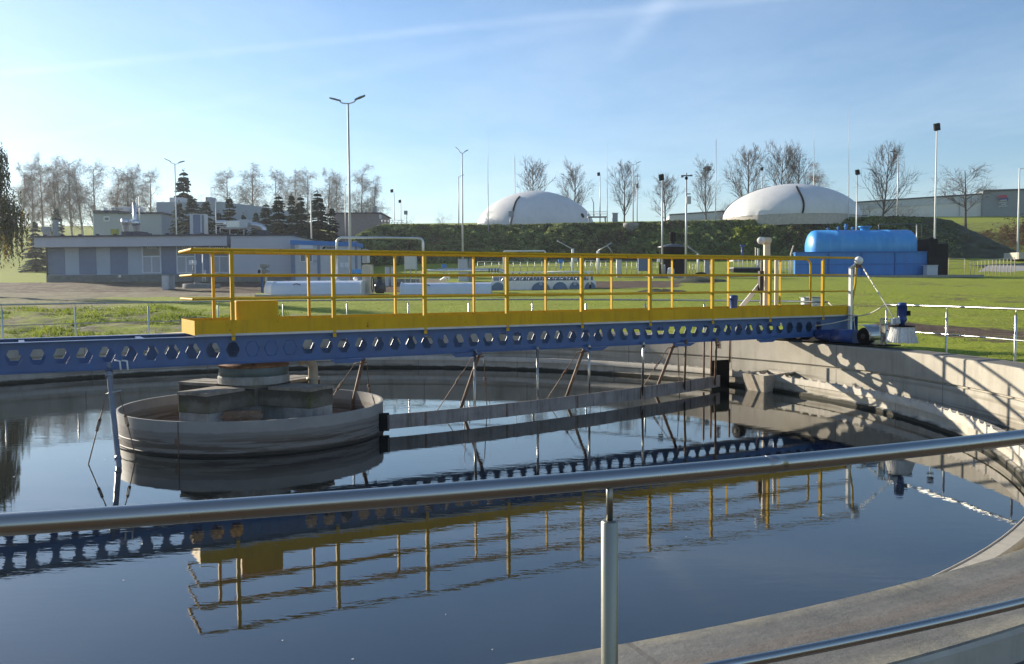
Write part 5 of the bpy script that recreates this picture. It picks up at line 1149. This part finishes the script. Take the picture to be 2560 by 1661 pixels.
lamp(539, 500, 86, [], .045, 'thin bare pole behind the air duct on the workshop', group=None)
mp = T('camera_mast', 'silver mast with a cross arm of sensors and a grey box below', 'mast', gp(1716, 76)); mb = MB(); tp_ = at(1716, 433, 76); b_ = V((tp_.x, 76, mp.location.z)); mb.path([b_ - Z*.2, tp_], .1, 10, r2=.06); mb.build('pole', M['pole'], mp)
mb = MB(); fbox(mb, 1704, 1729, 438, 441, 75.95, .08); fbox(mb, 1702, 1708, 438, 444, 75.9, .15); fbox(mb, 1724, 1730, 437, 441, 75.9, .15); mb.build('cross_arm', M['darkpole'], mp); mb = MB(); mb.ball(at(1716, 446, 75.9), .14, 12); mb.build('camera_dome', M['black'], mp); mb = MB(); fbox(mb, 1716, 1727, 491, 510, 75.8, .3); mb.build('equipment_box', M['lightgrey'], mp, bevel=.02); mb = MB(); fbox(mb, 1716, 1726, 484, 486, 75.8, .3); mb.build('bracket', M['darkpole'], mp)
mp = T('camera_mast', 'distant mast with a small cross arm beside the distant double lamp', 'mast', gp(1593, 132)); mb = MB(); tp_ = at(1593, 434, 132); mb.path([V((tp_.x, 132, mp.location.z)), tp_], .07, 6); mb.build('pole', M['pole'], mp); mb = MB(); fbox(mb, 1587, 1599, 440, 441.5, 131.9, .1); fbox(mb, 1590, 1596, 460, 470, 131.8, .3); mb.build('cross_arm', M['darkpole'], mp)
for kx, yt, ym, Y, lb_ in ((1220, 322, 460, 116.8, 'tall lightning mast in front of the left gas dome at its left side'), (1287, 380, 395, 139, 'lightning mast behind the crown of the left gas dome'), (1518, 352, 470, 119, 'lightning mast right of the left gas dome'), (1790, 335, 352, 119, 'lightning mast left of the right gas dome'), (2035, 318, 372, 136, 'lightning mast behind the crown of the right gas dome'), (2122, 262, 438, 114, 'tallest lightning mast at the right side of the right gas dome')):
    t = T('lightning_mast', lb_, 'lightning mast', gp(kx, Y), 'lightning masts around the domes'); tp_ = at(kx, yt, Y); md = at(kx, ym, Y); b_ = V((md.x, Y, t.location.z - .5))
    mb = MB(); mb.path([b_, md], .075, 6, r2=.05); mb.build('mast', M['pole'], t); mb = MB(); mb.path([md, tp_], .03, 5, r2=.012); mb.build('tip_rod', M['pole'], t)
rs2 = T('road_sign', 'small dark board on a post at the left end of the embankment', 'sign', gp(1017, 122)); mb = MB(); mb.tube(at(1017, 560, 122), at(1017, 527, 122), .05, n=6); mb.build('post', M['darkpole'], rs2); mb = MB(); fbox(mb, 1012, 1021, 527, 537, 121.9, .06); mb.build('board', M['grey'], rs2)
fence('crest_railing', 'low thin railing on the embankment end below the small lamps', 'railing', (955, 1010), (550, 552), (558, 559), 119, 7, M['galv'], 2, r=.03)
# ------------------------------------------------------------------ trees
def grow(segs, p, d, ln, r, depth, st, rg):
    n = 4 if depth < 2 else 3; pts = [(p, r)]; q = V(p); dd = V(d)
    for i in range(n):
        dd = (dd + V((rg.gauss(0, st['wob']), rg.gauss(0, st['wob']), rg.gauss(0, st['wob']) + st['trop'][min(depth, 3)]))).normalized()
        q = q + dd*(ln/n); pts.append((V(q), r*(1-.8*(i+1)/n)))
    segs.append((depth, pts))
    if depth >= st['maxd']: return
    for k in range(st['kids'][depth]):
        t = rg.uniform(*st['span'][depth]); i = min(n-1, int(t*n)); f = t*n - i
        b = pts[i][0].lerp(pts[i+1][0], f); ax = (pts[i+1][0]-pts[i][0]).normalized()
        az = rg.uniform(0, 6.283); o = ax.orthogonal().normalized(); o = (o*math.cos(az) + ax.cross(o)*math.sin(az))
        an = R_(rg.uniform(*st['ang'][depth])); nd = (ax*math.cos(an) + o*math.sin(an)).normalized()
        l2 = ln*st['len'][depth]*rg.uniform(.65, 1.15)*(1.15 - .75*t if depth == 0 else 1)
        grow(segs, b, nd, l2, max(st['rmin'], pts[i][1]*st['rk']), depth+1, st, rg)
ST = {'poplar': dict(wob=.04, trop=(.02, .16, .07, .03), maxd=3, kids=(24, 9, 6), span=((.2, .93), (.12, .95), (.2, 1)), ang=((34, 58), (22, 42), (22, 50)), len=(.52, .46, .5), rk=.45, rmin=.017),
      'lime': dict(wob=.06, trop=(.02, .05, .03, .0), maxd=3, kids=(16, 9, 6), span=((.2, .95), (.15, .95), (.2, 1)), ang=((40, 70), (30, 60), (30, 65)), len=(.62, .5, .5), rk=.42, rmin=.017),
      'birch': dict(wob=.045, trop=(.02, .05, -.10, -.26), maxd=3, kids=(34, 9, 8), span=((.2, .98), (.15, 1), (.1, 1)), ang=((25, 55), (30, 65), (30, 70)), len=(.34, .52, .66), rk=.36, rmin=.0085),
      'bush': dict(wob=.10, trop=(.0, .03, .0, .0), maxd=3, kids=(12, 8, 6), span=((.02, .8), (.1, 1), (.1, 1)), ang=((25, 75), (30, 70), (30, 70)), len=(.8, .5, .5), rk=.6, rmin=.014)}
def tree_proto(style, seed, name, bark, twig, leaf=None, nleaf=0, H=10., leafs=.1, r0=.016):
    rg = random.Random(seed); segs = []; grow(segs, V((0, 0, -.3)), V((rg.uniform(-.05, .05), rg.uniform(-.05, .05), 1)), H*.97, H*r0, 0, ST[style], rg)
    t = bpy.data.objects.new(name, None); COL.objects.link(t); BASE[t.name] = V((0, 0, 0))
    a, b_ = MB(), MB(); tips = []
    for dp, pts in segs:
        m_ = a if dp <= 1 else b_
        m_.path([p for p, r in pts], 0, 6 if dp == 0 else (4 if dp == 1 else 3), False, radii=[max(.006, r) for p, r in pts])
        if dp >= 2: tips += [p for p, r in pts[1:]]
    k_ = H/max(v[2] for v in b_.v)
    for m_ in (a, b_): m_.v = [(x*k_, y*k_, z*k_) for x, y, z in m_.v]
    tips = [p*k_ for p in tips]
    a.build('trunk', bark, t); b_.build('crown', twig, t)
    if leaf:
        l = MB()
        for i in range(nleaf): p = rg.choice(tips) + V((rg.gauss(0, .15), rg.gauss(0, .15), rg.gauss(0, .15))); leafquad(l, p, rg.uniform(.6, 1.3)*leafs)
        l.build('leaves', leaf, t)
    return t
def spruce_proto(seed, name, m_, H=10., wid=.2, n=46):
    rg = random.Random(seed); t = bpy.data.objects.new(name, None); COL.objects.link(t); BASE[t.name] = V((0, 0, 0))
    a = MB(); a.path([(0, 0, -.3), (0, 0, H*.6), (0, 0, H)], .1, 6, radii=[.16, .08, .015]); a.build('trunk', M['bark'], t)
    l = MB()
    for i in range(n):
        f = (i+.5)/n; z = H*(.05 + .94*f); Rr = H*wid*(1-f)**.85 + .12
        nb = int(10 - 4*f); z += rg.uniform(-.22, .22)
        for k in range(nb):
            az = rg.uniform(0, 6.283); R2 = Rr*rg.uniform(.5, 1.2); d = V((math.cos(az), math.sin(az), 0)); e = V((-d.y, d.x, 0))
            ns_ = max(3, int(R2/.16))
            for s_ in range(ns_):
                u = (s_+rg.random())/ns_; p = d*(R2*u) + Z*(z - R2*(.34*u - .10*u*u) + rg.uniform(-.06, .06))
                for sg in (-1, 1):
                    w_ = (.16 + .32*(1-u))*rg.uniform(.7, 1.3)*(.5 + .5*min(1, R2)); q = p + e*sg*w_ + d*w_*.5 - Z*rg.uniform(.05, .16)
                    tt = d*.1 + Z*.06; l.add([p - tt, p + tt, q + d*.09, q - Z*.07], [(0, 1, 2, 3)])
    for k in range(14): leafquad(l, V((rg.uniform(-.08, .08), rg.uniform(-.08, .08), H*rg.uniform(.93, 1.02))), .1)
    l.build('foliage', m_, t); return t
def plant(proto, used, px, ytop, Y, label, cat, group, H=10., wide=1., rz=None):
    g_ = gp(px, Y); h_ = max(.6, hz(px, ytop, Y) - g_.z); s_ = h_/H
    o = proto if proto.name not in used else copy_tree(proto)
    used.add(proto.name); o.location = g_; o.scale = (s_*wide, s_*wide, s_); o.rotation_euler = (0, 0, rng.uniform(0, 6.28) if rz is None else rz)
    return tag(o, label, cat, group)
used = set()
PB = [tree_proto('birch', 10+i, 'birch_tree', M['birch'], M['birchtwig'], M['birchleaf'], (250, 120, 900)[i], leafs=.06) for i in range(3)]
PP = [tree_proto('poplar', 30+i, 'bare_poplar', M['bark'], M['twig']) for i in range(3)]
PL = [tree_proto('lime', 50, 'bare_tree', M['bark'], M['twig'], r0=.018)]
PS = [spruce_proto(70+i, 'spruce_tree', M['spruce'], wid=(.2, .17)[i]) for i in range(2)]
PG = [spruce_proto(75, 'pale_spruce', M['blueneedle'], wid=.24, n=40)]
PU = [tree_proto('bush', 90, 'bare_shrub', M['bark'], M['twig'], None, 0, r0=.006), tree_proto('bush', 92, 'brown_shrub', M['bark'], M['scrub'], M['scrub'], 2600, leafs=.22, r0=.006)]
G1 = 'birches behind the workshop'
for kx, yt, Y, w_, i, lb_ in ((58, 412, 150, .7, 0, 'leaning thin birch at the far left behind the willow'), (84, 400, 150, .8, 1, 'slender birch second from the left behind the workshop'), (113, 388, 152, .75, 0, 'tallest birch of the left row behind the workshop'), (140, 404, 155, .85, 1, 'birch right of the tallest one in the left row'), (160, 398, 150, .85, 0, 'bushy birch in the middle of the left row'), (185, 398, 153, .8, 1, 'birch with dense top right of the bushy one in the left row'), (211, 404, 150, .8, 0, 'birch second from the right end of the left row'), (238, 405, 150, .95, 1, 'wide birch at the right end of the left row'),
        (290, 424, 155, .9, 0, 'birch at the left of the group above the low wing'), (325, 416, 152, .8, 1, 'tall slim birch of the group above the low wing'), (348, 418, 152, .8, 0, 'birch right of the tall slim one above the low wing'), (378, 424, 156, 1., 1, 'spreading birch at the right of the group above the low wing'),
        (570, 424, 150, 1., 1, 'birch with rusty lower branches above the grey works building'), (631, 414, 150, 1.05, 0, 'single round headed birch above the right end of the grey works building'),
        (697, 426, 150, .95, 1, 'birch above the left of the dark spruce group'), (738, 432, 154, .9, 0, 'birch behind the middle of the dark spruce group'), (775, 424, 150, .95, 1, 'birch behind the double lamp among the spruces'), (820, 428, 152, .8, 0, 'slim birch behind the right of the spruce group'), (848, 430, 152, .75, 1, 'slim birch just left of the tallest lamp post'), (906, 418, 146, .9, 2, 'tall brown leafed birch right of the tallest lamp post'), (936, 446, 146, .85, 2, 'shorter brown leafed birch beside the low red building')):
    plant(PB[i], used, kx, yt-12, Y, lb_, 'birch tree', G1, wide=w_*1.2)
G2 = 'bare trees along the ridge'
for kx, yt, Y, w_, pr_, lb_ in ((1335, 385, 150, .95, PP[0], 'bare leaning poplar above the left gas dome'), (1440, 385, 142, 1.05, PP[1], 'bare forked poplar at the right shoulder of the left gas dome'), (1560, 398, 140, .9, PP[2], 'bare poplar with ivy on its trunk beside the distant double lamp'), (1664, 428, 140, 1.25, PP[0], 'wide bare poplar left of the camera mast'), (1766, 380, 150, .85, PP[1], 'bare poplar holding a dark ball of mistletoe'), (1868, 353, 155, 1.0, PP[2], 'bare poplar above the left shoulder of the right gas dome'), (1948, 342, 155, .9, PP[0], 'tall bare poplar left of the pair above the right gas dome'), (1990, 340, 155, .85, PP[1], 'tall bare poplar right of the pair above the right gas dome'), (2202, 348, 145, .95, PP[2], 'large bare poplar between the right gas dome and the warehouse'), (2412, 405, 146, 1.25, PL[0], 'broad bare tree in front of the warehouse')):
    plant(pr_, used, kx, yt, Y, lb_, 'bare tree', G2, wide=w_)
p = at(1769, 424, 150); mb = MB()
for i in range(260): leafquad(mb, p + V((rng.gauss(0, .32), rng.gauss(0, .32), rng.gauss(0, .28))), .14)
tag(mb.build('mistletoe', M['spruce']), 'dark round mistletoe ball in the bare poplar', 'mistletoe')
plant(PB[2], used, 2040, 405, 160, 'drooping birch behind the right shoulder of the right gas dome', 'birch tree', None, wide=1.4)
G3 = 'spruces behind the workshop'
for kx, yt, Y, w_, i, lb_ in ((465, 426, 122, 1.0, 0, 'tallest spruce above the workshop right of the double lamp'), (700, 487, 96, 1.1, 0, 'dark spruce at the left of the group above the end block'), (733, 484, 99, .8, 1, 'slim dark spruce in the middle of the group above the end block'), (755, 490, 97, 1.0, 0, 'dark spruce left of the double lamp in the spruce group'), (798, 480, 95, 1.15, 0, 'broad dark spruce right of the double lamp in the spruce group'), (833, 517, 94, .95, 1, 'smallest dark spruce at the right of the group'), (578, 492, 103, 1.05, 1, 'spruce with rusty top in front of the grey works building'), (668, 508, 104, 1.1, 0, 'dark spruce at the right corner of the grey works building')):
    plant(PS[i], used, kx, yt, Y, lb_, 'spruce tree', G3, wide=w_*1.3)
G4 = 'pale spruces before the grey works building'
for kx, yt, Y, w_, lb_ in ((452, 505, 103, 1.1, 'pale spruce at the left below the tallest spruce'), (484, 492, 102, 1.25, 'broad pale spruce above the heat pump'), (520, 500, 102, 1.1, 'pale spruce right of the heat pump'), (551, 530, 101, 1.0, 'low pale spruce above the air duct intake'), (612, 535, 102, .8, 'small pale spruce top behind the air duct'), (643, 530, 102, .9, 'small pale spruce right of the air duct bend'), (92, 552, 112, 1.0, 'bluish spruce left of the workshop'), (146, 520, 118, .9, 'spruce behind the left end of the workshop')):
    plant(PG[0], used, kx, yt, Y, lb_, 'spruce tree', G4, wide=w_*1.2)
for kx, yt, Y, w_, i, lb_ in ((1096, 527, 124, 1.1, 0, 'small bare shrub on the embankment left of the double floodlight'), (1010, 530, 121, 1.2, 0, 'small bare shrub beside the dark board on the embankment end'), (1797, 505, 150, .9, 0, 'thin bare shrub before the pale warehouse end'), (1818, 488, 150, .7, 0, 'taller thin bare shrub left of the right gas dome'), (2170, 490, 150, 1.0, 0, 'bare shrub left of the large bare poplar'), (2225, 505, 134, 1.3, 0, 'dense bare shrub at the foot of the large bare poplar'), (2265, 500, 134, 1.2, 0, 'bare shrub right of the large bare poplar'),
        (2560, 520, 128, 1.25, 1, 'big brown shrub at the right edge below the sign'), (2500, 560, 122, 1.5, 1, 'low brown shrub left of the big brown one'), (2550, 575, 116, 1.6, 1, 'low brown shrub in front of the big brown one'), (2458, 570, 130, 1.6, 1, 'low brown shrub under the broad bare tree')):
    plant(PU[i], used, kx, yt, Y, lb_, 'shrub', 'shrubs on the embankment and ridge', wide=w_)
for o in PB + PP + PL + PS + PG + PU: assert o.name in used, o.name
# willow at the left edge
wb = gp(-45, 52); wi = T('weeping_willow', 'weeping willow with hanging leafy strands at the left edge', 'willow tree', wb)
mb = MB(); Hw = hz(-40, 325, 52) - wb.z
mb.path([wb - Z*.3, wb + V((.2, 0, Hw*.35)), wb + V((.1, 0, Hw*.7)), wb + V((.3, 0, Hw*.95))], .3, 8, radii=[.34, .26, .18, .06])
tipz = []
for i in range(46):
    a = rng.uniform(-1.1, 1.3); lo_ = rng.random() < .6; z = Hw*(rng.uniform(.36, .62) if lo_ else rng.uniform(.7, .95)); l = rng.uniform(1.2, 2.5)*(1. if lo_ else .62)
    if a > .9: a -= .5
    d = V((math.cos(a), math.sin(a), 0)); p0 = wb + Z*z; pts = [p0, p0 + d*l*.4 + Z*.5, p0 + d*l*.8 + Z*.55, p0 + d*l*1.1 + Z*.2]; mb.path(pts, .05, 4, False, r2=.015)
    for k in range(12): f = rng.uniform(.25, 1); tipz.append((pts[1].lerp(pts[3], f) + V((rng.gauss(0, .12), rng.gauss(0, .3), 0)), z))
mb.build('trunk', M['bark'], wi)
l = MB(); lg = MB()
for p, z in tipz:
    ln = rng.uniform(.7, 2.6); n_ = int(ln/.085); sx_ = rng.gauss(0, .05); m_ = lg if (z < Hw*.5 and rng.random() < .12) else l
    for k in range(n_):
        q = p + V((sx_*k*.1, 0, -k*.085)); leafquad(m_, q + V((rng.gauss(0, .04), rng.gauss(0, .04), 0)), rng.uniform(.05, .1), dirv=(rng.uniform(-.5, .5), rng.uniform(-.5, .5), -1))
l.build('foliage', M['willow'], wi); lg.build('golden_foliage', M['willowgold'], wi)
# ------------------------------------------------------------------ light, sky, camera
AZ, EL = R_(52), R_(16.5)
sd = V((-math.sin(AZ)*math.cos(EL), math.cos(AZ)*math.cos(EL), math.sin(EL)))
la = bpy.data.lights.new('sun', 'SUN'); la.energy = 5.0; la.angle = R_(.5); la.color = (1, .90, .74)
lo = bpy.data.objects.new('sun', la); COL.objects.link(lo); lo.rotation_euler = sd.to_track_quat('Z', 'Y').to_euler(); lo.location = (0, 0, 60)
w = bpy.data.worlds.new('World'); sc.world = w; w.use_nodes = True; nt = w.node_tree; L = nt.links
bg = nt.nodes['Background']
sk = N(nt, 'ShaderNodeTexSky', sky_type='NISHITA', sun_disc=False, sun_elevation=EL, sun_rotation=-AZ, altitude=100, air_density=1.1, dust_density=.2, ozone_density=3.6)
tc = N(nt, 'ShaderNodeTexCoord'); sp3 = N(nt, 'ShaderNodeSeparateXYZ'); L.new(tc.outputs['Generated'], sp3.inputs[0])
zc = math_(nt, 'MAXIMUM', sp3.outputs[2], .03)
gx, gy = math_(nt, 'DIVIDE', sp3.outputs[0], zc), math_(nt, 'DIVIDE', sp3.outputs[1], zc)
pc = N(nt, 'ShaderNodeCombineXYZ'); L.new(gx, pc.inputs[0]); L.new(gy, pc.inputs[1])
def plane(px, py):
    d = FW + RT*((px-1280)/F) - UP*((py-830.5)/F); return d.x/d.z, d.y/d.z
def streak(p0, p1, width, amt, ns):
    (x0, y0), (x1, y1) = plane(*p0), plane(*p1); dx, dy = x1-x0, y1-y0; l = math.hypot(dx, dy); nx, ny = -dy/l, dx/l
    d = math_(nt, 'ADD', math_(nt, 'MULTIPLY', math_(nt, 'SUBTRACT', gx, x0), nx), math_(nt, 'MULTIPLY', math_(nt, 'SUBTRACT', gy, y0), ny))
    d = math_(nt, 'ADD', d, math_(nt, 'MULTIPLY', math_(nt, 'SUBTRACT', noise_(nt, pc.outputs[0], ns*.4, 5), .5), width*1.6))
    f = ramp(nt, math_(nt, 'ABSOLUTE', d), [(0, (1,)*3), (width, (0,)*3)]); f.color_ramp.interpolation = 'EASE'
    md = ramp(nt, noise_(nt, pc.outputs[0], ns, 6, .65), [(.3, (.25,)*3), (.7, (1,)*3)]).outputs[0]
    return math_(nt, 'MULTIPLY', math_(nt, 'MULTIPLY', f.outputs[0], md), amt)
cl = streak((0, 185), (1850, 0), .10, .13, 1.2)
cl = math_(nt, 'ADD', cl, streak((1000, 160), (1900, -30), .16, .06, .9))
pf = streak((1560, 120), (1660, 0), .09, .2, 1.4); (x0, y0) = plane(1630, 35)
ds = math_(nt, 'SQRT', math_(nt, 'ADD', math_(nt, 'POWER', math_(nt, 'SUBTRACT', gx, x0), 2.), math_(nt, 'POWER', math_(nt, 'SUBTRACT', gy, y0), 2.)))
cl = math_(nt, 'ADD', cl, math_(nt, 'MULTIPLY', pf, ramp(nt, ds, [(.0, (1,)*3), (.75, (0,)*3)]).outputs[0]))
ci = ramp(nt, noise_(nt, pc.outputs[0], .33, 9, .62, (1, .55, 1)), [(.42, (0,)*3), (.75, (.2,)*3)]).outputs[0]
cl = math_(nt, 'ADD', cl, ci)
lowf = ramp(nt, sp3.outputs[2], [(.0, (.25,)*3), (.12, (1,)*3), (.6, (.6,)*3)]).outputs[0]
cl = math_(nt, 'MINIMUM', math_(nt, 'MULTIPLY', cl, lowf), .6)
skt = mixc(nt, 1.0, sk.outputs[0], (.945, .98, 1.04), 'MULTIPLY')
skc = mixc(nt, cl, skt, (9, 9.3, 9.8))
L.new(skc, bg.inputs[0]); bg.inputs[1].default_value = .085
cam = bpy.data.cameras.new('camera'); co = bpy.data.objects.new('camera', cam); COL.objects.link(co)
cam.sensor_width = 36; cam.lens = 36*F/2560; cam.clip_start = .05; cam.clip_end = 4000
mw = Matrix.Identity(4)
for i in range(3): mw[i][0], mw[i][1], mw[i][2], mw[i][3] = RT[i], UP[i], -FW[i], CAM[i]
co.matrix_world = mw; sc.camera = co
sc.view_settings.view_transform = 'Standard'; sc.view_settings.look = 'None'; sc.view_settings.exposure = 0.95
sc.cycles.max_bounces = 8; sc.cycles.sample_clamp_indirect = 6
sc.cycles.use_denoising = True

# air
hm = bpy.data.materials.new('haze'); hm.use_nodes = True; nt = hm.node_tree; nt.nodes.clear()
ho_ = nt.nodes.new('ShaderNodeOutputMaterial'); pv = nt.nodes.new('ShaderNodeVolumePrincipled'); nt.links.new(pv.outputs[0], ho_.inputs['Volume'])
pv.inputs['Color'].default_value = (.86, .92, 1, 1); pv.inputs['Density'].default_value = .0003; pv.inputs['Anisotropy'].default_value = .45
MB().box(-760, 760, -760, 760, -3, 66).build('haze', hm, kind='stuff')
